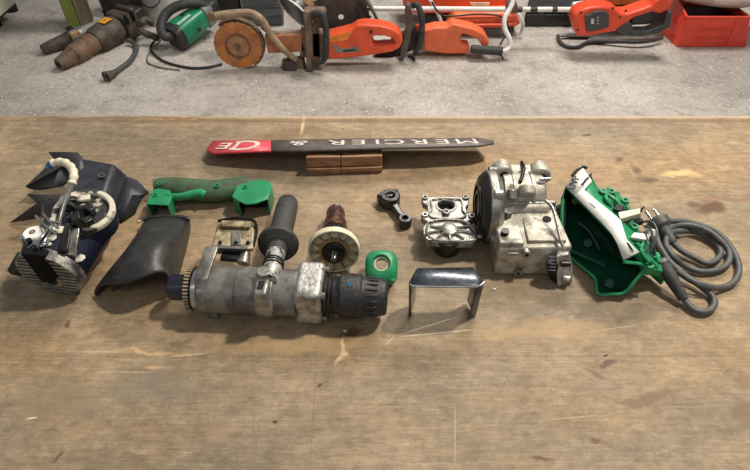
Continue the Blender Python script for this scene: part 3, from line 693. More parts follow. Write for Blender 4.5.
sl = s0 - Vector((0, 0, .009)); G().ring(sl, (0, 0, 1), .0098, .0048, .017, 24).build('small_end', oily_black, CR, bevel=.0015)
G().ring(up(sl, .016), (0, 0, 1), .0064, .0046, .0016, 24).build('eye_bush', dark_steel, CR)

# ---- alloy gear cover
GV = thing('gear_cover', 'silver cast alloy gear cover plate with bearing hole and webs', 'tool part', W(448, 245, 0))
out = [(422, 196.5), (425, 195), (430, 197), (445, 196), (460, 197), (465, 195), (469, 197), (468.5, 204), (466, 207), (467, 213), (474, 213.5), (475.5, 217), (472, 219.5), (468, 221), (473, 226), (477.5, 233), (477, 240), (471, 243), (447, 243.5), (432, 241.5), (424, 234), (423, 227), (427, 221), (422, 218.5), (421, 214.5), (425, 212.5), (427.5, 211), (427, 205), (422.5, 203)]
def gh(x, y): return .042 - (y - 195) * .00018
top = [W(x, y, gh(x, y)) for x, y in out]
hole = [W(446 + 9.4 * math.cos(t), 205 + 4.6 * math.sin(t), gh(0, 205)) for t in [2 * math.pi * i / 24 for i in range(24)]]
G().prism(top, (0, 0, -.010), [hole]).build('plate', bright_alloy, GV, bevel=.0012)
hc = sum(hole, Vector()) / 24
G().ring(up(hc, -.016), (0, 0, 1), .0165, .0128, .017, 32).build('bearing_seat', cast_alloy, GV, bevel=.0008)
G().cyl(up(hc, -.016), up(hc, -.013), .013, seg=28).build('seat_floor', dark_steel, GV)
inset = lambda P, k, c: [c + (p - c) * k for p in P]
lo_out = [(428, 222), (440, 219.5), (458, 220), (468, 224), (474.5, 231), (474.5, 236), (469, 240.5), (447, 241), (433, 239), (427, 232.5)]
rimp = [W(x, y, gh(x, y) + .002) for x, y in lo_out]
G().tube(rimp + [rimp[0]], .0016, 8, 5).build('raised_rim', bright_alloy, GV)
lc = W(449, 229.5, gh(0, 229) + .0005)
G().lathe(lc, (0, 0, 1), [(0, .013), (.003, .0115), (.0045, .008), (.005, .004)], 28).build('centre_boss', bright_alloy, GV)
for x, y in ((430, 226), (428, 233), (436, 239), (450, 240), (464, 239), (473, 233), (470, 226)):
    e = W(x, y, gh(x, y) + .001); G().tube([lc + (e - lc) * .3 + Vector((0, 0, .002)), e], .0016, 6).build('web', bright_alloy, GV)
G().ring(W(446, 213.5, gh(0, 213)), (0, 0, 1), .0058, .0022, .005, 20).build('small_boss', grey_alloy, GV, bevel=.0008)
uo = [(431, 201), (434, 198.8), (458, 198.8), (462, 202), (462.5, 210), (466, 215), (458, 218), (434, 217.5), (429, 213), (432, 209)]
uo3 = [W(x, y, gh(x, y) + .0014) for x, y in uo]; G().tube(uo3 + [uo3[0]], .0013, 8, 5).build('raised_rim', cast_alloy, GV)
for x, y in ((425, 197.5), (465.5, 197.5), (425, 215), (471.5, 216), (429.5, 238.5), (473, 239)):
    c = W(x, y, gh(x, y) - .0)
    gg = up(c, -.013); G().ring(gg, (0, 0, 1), .0050, .0023, .0152, 18).build('bolt_lug', bright_alloy, GV, bevel=.0006)
    G().cyl(up(c, .0002), up(c, .0016), .0024, seg=10).build('lug_hole', dark_hole, GV)
G().lathe(Vector((lc.x - .002, lc.y - .006, T + .0008)), (0, 0, 1), [(0, .015), (.004, .019), (.018, .021), (.024, .0215), (.032, .023)], 28).build('lower_boss', dark_steel, GV)
G().lathe(Vector((hc.x, hc.y, T + .0008)), (0, 0, 1), [(0, .014), (.02, .016), (.03, .016)], 24).build('rear_boss', dark_steel, GV)
c = W(445, 252, .012); G().cyl(c + Vector((0, .01, 0)), c + Vector((0, -.002, 0)), .0035, seg=12).build('stud', dark_steel, GV)

# ---- glossy U bracket
UB = thing('bent_bracket', 'glossy dark bent sheet bracket standing on two legs', 'bracket', W(448, 310, 0))
ZU = .068
tl = [W(410, 284, ZU), W(416, 270, ZU - .002), W(473, 268, ZU - .002), W(484, 282, ZU)]
tl2 = [W(413.5, 269.5 + 14.8, ZU), W(480, 284.5, ZU)]
BP = G().poly([W(409.5, 282, ZU), W(417, 268.6, ZU), W(473, 267.4, ZU), W(484, 281.5, ZU), W(475.5, 286.2, ZU + .001), W(436, 286.6, ZU + .001), W(414, 285.4, ZU + .001)], [(0, 1, 2, 3, 4, 5, 6)]).build('top_plate', gloss_black, UB, solid=.003, bevel=.0012)
p0 = W(409.8, 283, ZU); p1 = W(417, 269.5, ZU)
G().poly([p0, p1, gnd(p1) + Vector((.0, .0, .012)), gnd(p0) + Vector((.003, 0, 0)), gnd(p0) + Vector((.003, .012, 0))], [(0, 1, 2, 4, 3)]).build('leg', gloss_black, UB, solid=.003, bevel=.0008)
p0 = W(483.5, 282.5, ZU); p1 = W(473.5, 269, ZU)
G().poly([p0, p1, gnd(p1) + Vector((0, 0, .006)), gnd(p0) + Vector((-.002, .0, 0))], [(0, 1, 2, 3)]).build('leg', gloss_black, UB, solid=.003, bevel=.0008)
p2 = W(476, 286, ZU)
G().poly([W(483.6, 282, ZU), p2, gnd(p2) + Vector((.0, .004, .004)), gnd(W(483.6, 282, ZU)) + Vector((-.002, 0, 0))], [(0, 1, 2, 3)]).build('folded_flange', gloss_black, UB, solid=.0025, bevel=.0006)
G().tube([W(410, 284, ZU + .001), W(414, 286, ZU + .001), W(436, 287, ZU + .001), W(476, 286.6, ZU + .001), W(484, 282, ZU + .001)], .0013, 6, 4).build('worn_edge', shiny_steel, UB)

# ---- gearbox
GB = thing('gearbox', 'large dirty silver cast alloy gearbox with a black round flange', 'gearbox', W(530, 262, 0))
Y0 = .5252
def bx(x0, x1, y0, y1, z0, z1, g=None):
    g = g or G(); return g.box(((x0 + x1) / 2, (y0 + y1) / 2, T + (z0 + z1) / 2), (x1 - x0, y1 - y0, z1 - z0))
g = G(); g.hexa([(.166, Y0, T + .001), (.262, Y0, T + .001), (.256, .62, T + .001), (.168, .62, T + .001)],
       [(.1665, Y0 + .002, T + .050), (.2655, Y0 + .004, T + .052), (.256, .60, T + .060), (.172, .60, T + .058)])
g.build('lower_case', cast_alloy, GB, bevel=.003, seg=3)
g = G(); g.hexa([(.172, .58, T + .03), (.252, .58, T + .03), (.246, .672, T + .001), (.180, .672, T + .001)],
       [(.176, .592, T + .066), (.247, .592, T + .068), (.244, .664, T + .078), (.184, .664, T + .078)])
g.build('upper_case', cast_alloy, GB, bevel=.006, seg=3)
G().lathe((.182, .632, T + .056), (1, 0, 0), [(0, .030), (.002, .034), (.057, .034), (.061, .029)], 36).build('round_case', cast_alloy, GB)
G().ring((.196, .632, T + .056), (1, 0, 0), .0358, .033, .004, 36).build('seam_rib', bright_alloy, GB)
G().ring((.222, .632, T + .056), (1, 0, 0), .0358, .033, .004, 36).build('seam_rib', bright_alloy, GB)
# joint seam plate between the cases
bx(.170, .256, .598, .606, .05, .070).build('joint_strip', bright_alloy, GB, bevel=.002)
bx(.1665, .200, .530, .566, .049, .058).build('raised_pad', cast_alloy, GB, bevel=.002)
bx(.206, .258, .536, .590, .051, .057).build('raised_pad', cast_alloy, GB, bevel=.0015)
G().cyl((.240, .578, T + .055), (.240, .578, T + .0585), .006, seg=18).build('oil_hole', dark_hole, GB)
G().cyl((.176, .548, T + .057), (.176, .548, T + .0645), .0055, seg=16).build('bolt', dark_steel, GB)
G().cyl((.186, .585, T + .057), (.186, .585, T + .0675), .006, seg=16).build('bolt', grey_alloy, GB)
for p in ((.2035, Y0 + .001, .044), (.1985, Y0 - .0, .008)):
    G().cyl((p[0], p[1] + .006, T + p[2]), (p[0], p[1] - .005, T + p[2]), .006, seg=18).build('boss', bright_alloy, GB, bevel=.001)
    G().cyl((p[0], p[1] - .0045, T + p[2]), (p[0], p[1] - .0056, T + p[2]), .0026, seg=12).build('boss_hole', dark_hole, GB)
bx(.178, .194, Y0 - .001, Y0 + .004, .040, .044).build('cast_line', bright_alloy, GB, bevel=.001)
# big flange facing left
FX = .158
G().lathe((FX, .612, T + .0525), (1, 0, 0), [(0, .0505), (.002, .052), (.012, .052), (.014, .050), (.020, .044)], 56).build('round_flange', bright_alloy, GB, bevel=.0008)
G().lathe((FX - .009, .612, T + .0525), (1, 0, 0), [(0, .038), (.002, .044), (.008, .0500), (.009, .0505), (.010, .049)], 56).build('flange_face', oily_black, GB)
for r_ in (.022, .034): G().ring((FX - .011, .612, T + .0525), (1, 0, 0), r_, r_ - .004, .003, 48).build('face_ring', dark_steel, GB)
G().cyl((FX - .012, .574, T + .028), (FX - .006, .574, T + .028), .0035, seg=12).build('face_bolt', bright_alloy, GB)
for a in (60, 120, 200, 250, 330, 20):
    c = Vector((FX + .004, .612 + .052 * math.cos(R(a)), T + .0525 + .050 * math.sin(R(a))))
    if c.z > T + .008: G().cyl(c, c + Vector((.012, 0, 0)), .0065, seg=16).build('flange_lug', bright_alloy, GB, bevel=.001)
# ears at the top back
for (x0, yy, zz, rad) in ((.186, .652, .085, .014), (.240, .650, .083, .0145)):
    g = G(); g.lathe((x0, yy, T + zz), (0, 1, -.1), [(-.012, rad * .8), (-.010, rad), (.012, rad), (.014, rad * .8)], 24); g.build('ear', cast_alloy, GB, bevel=.001)
    G().cyl((x0, yy - .0128, T + zz + .0013), (x0, yy - .0116, T + zz + .0013), rad * .45, seg=16).build('ear_hole', dark_steel, GB)
bx(.190, .240, .640, .668, .070, .088).build('rear_bridge', cast_alloy, GB, bevel=.005, seg=3)
g = G(); g.tube([(.205, .62, T + .0905), (.214, .645, T + .094), (.216, .668, T + .089)], .0026, 10); g.build('rib', dark_steel, GB)
G().cyl((.232, .622, T + .093), (.247, .622, T + .094), .0028, seg=12).build('pin', shiny_steel, GB)
G().cyl((.212, .600, T + .082), (.212, .612, T + .090), .011, seg=20).build('cap_boss', cast_alloy, GB, bevel=.002)
G().cyl((.192, .598, T + .076), (.192, .608, T + .086), .007, seg=16).build('cap_boss', grey_alloy, GB, bevel=.0015)
G().tube([W(545, 200, .085), W(552, 207, .08), W(556, 220, .072), W(560, 238, .062), W(564, 249, .054)], .0022, 8).build('edge_bead', bright_alloy, GB)
# latch on the front right
LT_ = GB
g = G(); g.hexa([W(557, 287, .003), W(572, 284, .003), W(573, 268, .004), W(560, 268, .004)], [W(556, 256, .046), W(569, 254, .048), W(569, 247, .046), W(556, 248, .044)])
g.build('latch', MATS['pitted_alloy'], LT_, bevel=.002)
g = G(); g.hexa([W(549, 279, .006), W(556, 284, .004), W(563, 280, .004), W(552, 274, .006)], [W(546, 263, .034), W(558, 266, .034), W(560, 258, .038), W(548, 255, .038)])
g.build('latch_arm', dark_steel, LT_, bevel=.0015)
g = G()
for k in range(5): g.ring(W(552, 256 + k * 3.2, .044 - k * .004), Vector((0, -.6, -.8)), .0062, .0042, .0018, 18)
g.build('latch_spring', shiny_steel, LT_)
G().cyl(W(562, 278, .012), W(570, 280, .012), .006, seg=16).build('latch_roller', bright_alloy, LT_, bevel=.001)
G().cyl(W(561, 264, .038), W(570, 264, .038), .004, seg=14).build('latch_pin', dark_steel, LT_)
bx(.196, .206, Y0 + .002, Y0 + .012, .0, .003).build('foot', dark_steel, GB)

# ---- green half housing with sticker, wiring and cord
GH = thing('tool_housing', 'green plastic tool housing half with white sticker, trailing a grey power cord', 'tool housing', W(605, 275, 0))
rim = [(566, 187, .066), (574, 196, .068), (588, 210, .071), (603, 225, .074), (612, 234, .074), (618, 243, .072), (621, 252, .068), (624, 262, .062), (645, 266, .046), (634, 282, .028), (624, 293, .012), (610, 294, .008), (598, 293.5, .007), (595, 278, .006), (578, 264, .005), (566, 252, .008), (563, 238, .020), (562, 215, .042), (563, 199, .056)]
cx, cy = 592, 240
rings = []
for s_, g_ in ((1, 1), (.965, .62), (.88, .32), (.7, .12), (.4, .02), (.12, 0)):
    rings.append([W(cx + (x - cx) * s_ + (1 - s_) * (8 if y > 262 else 0), cy + (y - cy) * s_, .004 + (h - .004) * g_) for x, y, h in rim])
G().loft(rings, False, True).build('bowl_shell', green_dark, GH, solid=.003, offs=1, angle=50)
rp = [W(x, y, h + .001) for x, y, h in rim[7:]]; G().tube(rp, .0022, 8, 3).build('shell_lip', green_plastic, GH)
# front pocket
G().cyl(W(608, 288, .010), W(611, 280, .016), .006, seg=20).build('screw_post', green_dark, GH, bevel=.001)
G().tube([W(578, 222, .03), W(590, 232, .022), W(600, 250, .016)], .003, 8).build('inner_rib', green_dark, GH)
G().tube([W(570, 250, .012), W(588, 258, .010), W(606, 266, .012)], .0028, 8).build('inner_rib', green_dark, GH)
G().cyl(W(588, 246, .006), W(588, 243, .018), .006, seg=18).build('inner_post', green_dark, GH)
G().lathe(W(575, 201, .05), (.3, -.5, .8), [(0, .006), (.004, .006), (.005, .003)], 18).build('inner_boss', mat('brass_green', (96, 128, 70), rough=.35, metal=.3, bump=.1), GH)
# dark vents on the left edge
VT = G().poly([W(556, 206, .034), W(566, 201, .046), W(566, 230, .016), W(560, 228, .012)], [(0, 1, 2, 3)]).build('vent_panel', mat('vent_green', (70, 100, 84), (50, 76, 62), rough=.5, bump=.15), GH, solid=.003)
for k in range(5):
    a = W(555 + k * 1.0, 212 + k * 3.6, .030 - k * .003); b = W(562 + k * .4, 208.5 + k * 3.6, .038 - k * .0032)
    n_ = (b - a).normalized()
    G().tube([up(a, .0022), up(b, .0022)], .0012, 6).build('vent_slot', dark_hole, VT)
# side strip carrying the sticker
band_lo = [(565, 187, .067), (574, 196, .069), (588, 210, .072), (603, 225, .075), (612, 234, .075), (618, 243, .073), (624, 261, .062)]
band_hi = [(583, 168, .080), (592, 180, .080), (601, 201, .080), (616, 215, .080), (622, 222, .080), (628, 239, .077), (641, 252, .070)]
b0_ = [W(*p) for p in band_lo]; b1_ = [W(*p) for p in band_hi]
G().grid([b0_, b1_]).build('side_band', green_plastic, GH, solid=.003, offs=-1)
nb = (b0_[2] - b0_[0]).cross(b1_[0] - b0_[0]).normalized()
if nb.z < 0: nb = -nb
st_lo = [(565.5, 186.5, .0675), (574, 195, .0700), (588, 209, .073), (603, 224, .076), (611, 233, .076), (617, 243, .074), (623.5, 260, .063)]
st_hi = [(583, 168, .081), (592, 181, .081), (584, 190, .0775), (611, 212, .0805), (620.5, 220, .081), (627, 240, .077), (639, 252, .071)]
SK = G().grid([[W(x, y, h + .0015) for x, y, h in st_lo], [W(x, y, h + .0015) for x, y, h in st_hi]]).build('sticker', white_paint, GH, solid=.0008)
def st_mtx(px, py, h, dx, dy):
    o = W(px, py, h); x_ = (W(px + dx, py + dy, h) - o).normalized(); n_ = nb; y_ = n_.cross(x_).normalized(); x_ = y_.cross(n_)
    m = Matrix((x_, y_, n_)).transposed().to_4x4(); m.translation = o + n_ * .0012; return m
text_part('sticker_lettering', 'UVP', ink, SK, st_mtx(574.2, 190.5, .0745, 7, -11), .0150, .0004, bold=.0002)
for k in range(5):
    o1 = W(581.5 + k * 1.6, 185.5 - k * 2.0, .0795); o2 = W(585.5 + k * 1.6, 182.5 - k * 2.0, .0815)
    G().tube([o1 + nb * .0015, o2 + nb * .0015], .0009 if k % 2 else .0013, 6).build('bar_mark', ink, SK)
for (a, b, c_, d) in ((590, 203, 596, 208), (594, 203, 601, 208), (600, 212, 608, 219), (605, 212, 611, 217)):
    G().tube([W(a, b, .0775) + nb * .001, W(c_, d, .078) + nb * .001], .0005, 5).build('print_line', mat('pale_ink', (150, 158, 176), rough=.6, bump=0) if 'pale_ink' not in MATS else MATS['pale_ink'], SK)
G().hexa([W(626, 243, .073), W(631, 250, .070), W(634, 252, .070), W(629, 244, .073)], [W(626, 242, .0775), W(631, 249.4, .0745), W(634, 251, .0745), W(629, 243, .0775)]).build('slot', dark_hole, GH)
# black tip at the top
G().tube([W(572, 176, .068), W(577, 170, .072), W(582, 167, .074), W(587, 168, .073)], .0024, 8).build('rubber_edge', oily_black, GH)
# back half: green flange with bosses
bk = [(591, 174, .070), (594, 181, .072), (600, 190, .068), (608, 189, .064), (618, 192, .062), (624, 200, .062), (629, 212, .062), (633, 224, .060), (642, 236, .056), (652, 246, .050), (661, 257, .042), (668, 272, .030), (656, 270, .036), (644, 266, .044), (640, 254, .062), (628, 240, .070), (620, 222, .074), (600, 202, .074)]
bk3 = [W(*p) for p in bk]
G().prism(bk3, (0, 0, -.012)).build('inner_frame', green_plastic, GH, bevel=.0012)
low = [gnd(p) + Vector((0, 0, .004)) for p in bk3[:12]]
G().grid([[p - Vector((0, 0, .012)) for p in bk3[:12]], low]).build('outer_wall', green_plastic, GH, solid=.003)
for pts_ in ([(600, 190, .073), (610, 196, .076), (619, 203, .072)], [(608, 189, .07), (606, 198, .078), (612, 206, .074)], [(618, 193, .07), (617, 201, .076), (624, 208, .072)], [(627, 206, .068), (632, 216, .068), (630, 226, .068)],
             [(640, 236, .064), (650, 246, .060), (659, 262, .050)], [(636, 243, .068), (646, 254, .060), (658, 268, .046)], [(646, 240, .062), (641, 250, .064), (650, 262, .056)]):
    G().tube([W(*q) for q in pts_], .0028, 8).build('frame_rib', green_plastic, GH)
for x, y, h in ((611, 192, .070), (625, 201, .068), (603, 192, .074), (634, 227, .066), (655, 256, .052), (649, 266, .048)):
    c = W(x, y, h); G().ring(up(c, -.012), (0, 0, 1), .0058, .0026, .015, 18).build('screw_boss', green_plastic, GH, bevel=.0006); G().cyl(up(c, -.002), up(c, .0018), .0027, seg=10).build('boss_hole', dark_hole, GH)
G().hexa([W(612, 212, .070), W(623, 214, .070), W(626, 208, .068), (W(615, 205, .068))], [W(613, 209, .080), W(623, 211, .080), W(625, 206, .078), W(616, 203, .078)]).build('rocker_switch', oily_black, GH, bevel=.002)
G().hexa([W(622, 224, .066), W(641, 219, .062), W(640, 213, .062), W(620, 217, .066)], [W(620, 219, .082), W(641, 213, .080), W(640, 208, .079), W(618, 212, .082)]).build('connector_block', cream_plastic, GH, bevel=.001)
G().hexa([W(626, 229, .058), W(643, 225, .056), W(643, 221, .056), W(625, 224, .058)], [W(626, 225, .070), W(643, 221, .068), W(643, 218, .066), W(625, 221, .070)]).build('connector_base', oily_black, GH, bevel=.001)
G().tube([W(641, 212, .08), W(642, 209, .082), W(644, 207, .082)], .0012, 6).build('pin', dark_steel, GH)
G().hexa([W(630, 240, .066), W(647, 243, .060), W(650, 238, .058), W(634, 234, .064)], [W(630, 237, .074), W(648, 240, .068), W(650, 234, .066), W(634, 232, .072)]).build('white_lever', white_paint, GH, bevel=.0015)
G().cyl(W(650, 236, .060), W(652, 229, .068), .006, seg=14).build('white_knob', white_paint, GH, bevel=.001)
for pp_ in ([(643, 222, .07), (652, 222, .08), (657, 232, .078), (654, 246, .068), (656, 258, .05), (660, 263, .04)], [(645, 226, .07), (651, 230, .078), (653, 244, .07), (650, 254, .06), (658, 262, .044)], [(645, 232, .066), (648, 246, .068), (646, 256, .06), (656, 262, .046)]):
    G().tube([W(*q) for q in pp_], .0016, 8).build('lead_wire', dark_grey_pl, GH)
# cord
gl0 = W(661, 262, .034); gl1 = W(684, 299, .010)
G().lathe(gl0, gl1 - gl0, [(-.004, .0075), (0, .0088), (.006, .0088), (.008, .0100), ((gl1 - gl0).length * .9, .0072), ((gl1 - gl0).length, .0068)], 20).build('cord_boot', black_rubber, GH)
G().ring(gl0 - (gl1 - gl0).normalized() * .003, gl1 - gl0, .0098, .006, .005, 20).build('cord_clamp', grey_alloy, GH)
cp = [(684, 299, .0085), (692, 308.5, .006), (702, 312, .006), (711, 309.5, .006), (714.5, 301, .006), (708, 292, .007), (692, 280, .010), (676, 268, .015), (666, 257, .015), (658, 242, .0155), (657, 229, .014), (667, 222, .012), (683, 221.5, .008), (703, 226, .006), (719, 234, .006), (732, 249, .006), (739, 267, .006), (735, 281, .006), (722, 287.5, .006),
      (703, 285.5, .0175), (685, 276.5, .0185), (671, 265, .0065), (662, 251, .006), (660, 238, .006), (669, 229, .0065), (686, 225, .0165), (705, 229.5, .016), (720, 240, .014), (729, 252, .008), (728, 263, .006), (718, 270, .006), (701, 271.5, .006), (685, 266, .007), (673, 256, .016), (666, 244, .017),
      (669, 234, .016), (681, 231, .010), (697, 232, .006), (710, 239, .006), (720, 249, .006), (719, 257.5, .006), (708, 263.5, .006), (694, 257.5, .007), (682, 251, .009), (673, 243, .013)]
CD = G().tube([W(x, y, h + .0005) for x, y, h in cp], .0044, 10, 5).build('power_cord', cord_rubber, GH)
q0 = W(673, 243, .0135); q1 = W(663, 229, .020)
G().tube([q0, q0.lerp(q1, .5), q1], lambda t: .0062 + .004 * t, 14).build('plug_sleeve', cord_rubber, CD)
qd = (q1 - q0).normalized()
G().lathe(q1, qd, [(0, .0105), (.004, .0155), (.016, .0165), (.019, .013)], 22).build('plug_body', cord_rubber, CD, bevel=.001)
for s_ in (-1, 1):
    e_ = q1 + qd * .018 + qd.cross(Vector((0, 0, 1))).normalized() * .007 * s_
    G().cyl(e_, e_ + qd * .016, .0022, seg=10).build('plug_pin', shiny_steel, CD)

# ---- crumbs
for (x, y, r_, lab) in ((494, 289, .0022, 'white crumb on the plywood right of the bent bracket'), (139, 221, .0024, 'small white chip beside the black cowl near the green handle'), (345, 331, .0026, 'pale chip in the oil stain below the black chuck')):
    c = W(x, y, r_ * .6); rr = random.Random(int(x)); g = G(); g.ball(c, r_, (1.2, .9, .6), 8)
    for v in g.bm.verts: v.co += Vector((rr.uniform(-1, 1), rr.uniform(-1, 1), 0)) * r_ * .15
    g.org = Vector((c.x, c.y, T)); tag(g.build('crumb', white_grime), lab, 'crumb')

# ================================================================== objects on the floor behind
# ---- large old breaker
def polyl(p, q, px0, px1): return None
BA = thing('demolition_breaker', 'rusty old demolition breaker lying on the floor, orange tag on its body', 'power tool', Fl(100, 58))
e0 = Fl(58, 65, .035); e1 = Fl(139, 14, .085); ed = (e1 - e0).normalized(); EL = (e1 - e0).length
def bl_(name, m, prof, th, o=None, d=None, L=None): return G().lathe(o or e0, d or ed, [(t * (L or EL), r) for t, r in prof], 28).build(name, m, th, angle=35)
bl_('tool_retainer', rust_body, [(0, .024), (.01, .030), (.16, .044), (.17, .050), (.30, .052), (.31, .046)], BA)
bl_('nose', rust_body, [(.30, .045), (.32, .048), (.42, .052), (.44, .044)], BA)
G().cyl(e0 - ed * .002, e0 + ed * .002, .017, seg=20).build('tool_hole', dark_hole, BA)
bl_('body', old_steel, [(.42, .058), (.45, .068), (.68, .072), (.71, .062)], BA)
mb = frame(e0, ed)
g = G(mb)
g.box((EL * .78, 0, .0), (EL * .11, .15, .13)); g.box((EL * .87, 0, .005), (EL * .05, .12, .15)); g.build('head_block', old_steel, BA, bevel=.012, seg=3)
g = G(mb); g.box((EL * .95, 0, .0), (EL * .12, .10, .10)); g.build('top_cap', mat('brown_black', (52, 44, 40), rough=.5, bump=.3), BA, bevel=.012)
for s_ in (-1, 1):
    for t in (.74, .82): G(mb).cyl((EL * t, .077 * s_, .03), (EL * t, .077 * s_, .075), .010, seg=10).build('bolt', dark_steel, BA)
G().tube([Fl(138, 30, .09), Fl(147, 34, .06), Fl(158, 38, .05)], .018, 12).build('handle', old_steel, BA)
G().tube([Fl(140, 24, .10), Fl(146, 20, .10), Fl(154, 23, .08)], .02, 12).build('handle', old_steel, BA)
tgm = mb.copy(); g = G(mb); g.box((EL * .60, -.012, .0735), (.055, .05, .002)); g.build('orange_tag', yellow_tag_m, BA)
G(mb).box((EL * .60, -.012, .0748), (.016, .008, .001)).build('tag_mark', ink, BA)
# ---- smaller breaker behind
BB = thing('hammer_drill', 'smaller worn black hammer drill lying behind the rusty breaker', 'power tool', Fl(65, 48))
f0 = Fl(42, 50, .028); f1 = Fl(104, 25, .06); fd = (f1 - f0).normalized(); FL = (f1 - f0).length
bl_('chuck', mat('worn_chuck', (84, 74, 66), (52, 46, 42), rough=.6, metal=.2, scale=16, bump=.5), [(0, .022), (.03, .026), (.2, .032), (.4, .037), (.42, .04), (.44, .034)], BB, f0, fd, FL)
bl_('gear_case', grey_alloy, [(.44, .042), (.46, .048), (.56, .050), (.62, .044), (.66, .038)], BB, f0, fd, FL)
bl_('motor_body', grey_paint, [(.65, .034), (.9, .036), (1.0, .030)], BB, f0, fd, FL)
g = G(frame(f0, fd)); g.box((FL * .52, -.03, .02), (.05, .03, .04)); g.build('tan_plate', tan_leather, BB, bevel=.004)
G(frame(f0, fd)).box((FL * .50, .0, .05), (.035, .03, .012)).build('side_knob', dark_steel, BB, bevel=.003)
# ---- bent pipe with funnel fitting
PF = thing('air_hose', 'short bent grey hose with a rusty coupling, below the rusty breaker', 'hose', Fl(120, 72))
G().tube([Fl(128, 40, .03), Fl(135, 44, .02), Fl(136, 51, .016), Fl(130, 61, .016), Fl(121, 68, .016), Fl(114, 73, .018)], .0125, 12).build('hose', cord_rubber, PF)
cpd = (Fl(106, 77, .022) - Fl(114, 73, .02)).normalized()
G().lathe(Fl(114, 73, .022), cpd, [(-.01, .016), (.012, .016), (.014, .02), (.024, .02), (.04, .026), (.05, .028), (.05, .02), (.035, .012)], 20).build('coupling', old_steel, PF)
for s_ in (-1, 1):
    c = Fl(106, 77, .026) + Vector((0, 0, .018 * s_ if s_ > 0 else -.008)); G().box(c, (.012, .012, .016)).build('claw', old_steel, PF, bevel=.002)

# ---- post, cabinet corner, block
def standing(name, lab, cat, corners, h, m): return None
PO = thing('rack_post', 'tall square post, green on one face and brown on the other', 'post', Fl(78, 31))
a = Fl(71, 33); b = Fl(80, 32); c = Fl(93, 22); b2 = b + Vector((.02, 0, 0))
g = G(); g.prism([a, Fl(82, 31.5), Fl(83, 27), Fl(72, 27)], (0, 0, 1.5)).build('green_face', post_green, PO, bevel=.006)
g = G(); g.prism([Fl(82.5, 31), Fl(93.5, 23.5), Fl(94, 19), Fl(83, 26)], (0, 0, 1.5)).build('brown_face', post_brown, PO, bevel=.006)
CB = thing('steel_cabinet', 'pale cream steel cabinet corner at the far left edge', 'cabinet', Fl(0, 22))
p1_ = V(17, 2, 3.5)
bb = [Fl(-30, 34, .10), Fl(-30, 6, .10), Fl(17, 2, .10)]
cq = [Fl(16.5, 3, .12), Fl(-2, 19.5, .12), Fl(-60, 5, .12), Fl(-30, -12, .12)]
G().prism(cq, (0, 0, .9)).build('body', mat('cream_steel', (196, 196, 176), (180, 180, 160), rough=.5, scale=5, bump=.1), CB, bevel=.008)
G().prism([cc_ - Vector((0, 0, .0)) for cc_ in [Fl(15.5, 5, .08), Fl(-2, 21, .08), Fl(-55, 6, .08), Fl(-28, -9, .08)]], (0, 0, .0395)).build('base_rail', mat('cabinet_base', (34, 34, 34), rough=.6, bump=.1), CB)
for q in ((13, 11), (-3, 26), (-40, 10)): 
    z = Fl(*q); G().cyl(z, z + Vector((0, 0, .085)), .03, .035, 16).build('foot', dark_steel, CB)
KB = thing('paint_can', 'tall grey and white scuffed metal can behind the breakers', 'can', Fl(158, 28))
G().lathe(Fl(160, 22), (0, 0, 1), [(0, .062), (.004, .068), (.22, .07), (.224, .073), (.235, .073), (.24, .062)], 32).build('body', mat('scuffed_grey', (150, 152, 146), (186, 186, 178), rough=.6, scale=14, bump=.2), KB)
c = Fl(160, 22) + Vector((0, -.0, .2)); G().tube([c + Vector((-.072, 0, 0)), c + Vector((-.05, -.06, -.06)), c + Vector((0, -.08, -.085)), c + Vector((.05, -.06, -.06)), c + Vector((.072, 0, 0))], .003, 8).build('bail_handle', dark_steel, KB)
DP = thing('equipment_bag', 'dark brown soft bag slumped behind the rusty breaker', 'bag', Fl(125, 14))
g = G(); base = Fl(130, 12); g.loft([[base + Vector((.16 * kx * math.cos(t), .09 * kx * math.sin(t), z)) for t in [2 * math.pi * i / 20 for i in range(20)]] for z, kx in ((.0, .9), (.03, 1), (.12, 1.02), (.2, .85), (.25, .5))])
g.build('bag_body', mat('bag_cloth', (62, 54, 50), (48, 42, 40), rough=.8, bump=.4), DP, sub=1)
G().tube([base + Vector((-.08, -.05, .22)), base + Vector((-.05, -.08, .30)), base + Vector((.05, -.08, .30)), base + Vector((.08, -.05, .22))], .009, 8).build('bag_handle', black_rubber, DP)

# ---- green demolition hammer
GN = thing('green_hammer', 'green and black power hammer with a looped black handle and cord', 'power tool', Fl(185, 45))
hA = Fl(173, 39, .07); hB = Fl(206, 12, .13); hdd = (hB - hA).normalized(); hL = (hB - hA).length; mh = frame(hA, hdd)
def rsec(w_, h_, x, n=20, e=3.5):
    o_ = []
    for i in range(n):
        t = 2 * math.pi * i / n; c_, s_ = math.cos(t), math.sin(t)
        o_.append((x, w_ * abs(c_) ** (2 / e) * (1 if c_ > 0 else -1), h_ * abs(s_) ** (2 / e) * (1 if s_ > 0 else -1)))
    return o_
G(mh).loft([rsec(.058, .058, 0), rsec(.066, .066, .02), rsec(.066, .066, .04)]).build('rear_cap', black_plastic, GN, angle=50)
G(mh).loft([rsec(.064, .064, .04), rsec(.066, .066, .055), rsec(.062, .062, hL * .6), rsec(.056, .056, hL * .82)]).build('motor_body', mat('tool_green', (28, 130, 92), (22, 108, 76), rough=.35, scale=10, bump=.08), GN, angle=50)
G(mh).loft([rsec(.058, .058, hL * .82), rsec(.064, .064, hL * .84), rsec(.062, .062, hL * 1.02), rsec(.05, .05, hL * 1.06)]).build('alloy_collar', grey_paint, GN, angle=50)
G(mh).loft([rsec(.05, .05, hL * 1.06), rsec(.046, .05, hL * 1.2), rsec(.03, .035, hL * 1.3)]).build('gear_head', black_plastic, GN, angle=50)
g = G(mh); g.box((hL * .36, -.030, .0655), (.09, .022, .0015)); g.build('name_plate', mat('silver_print', (190, 214, 202), rough=.4, bump=0), GN)
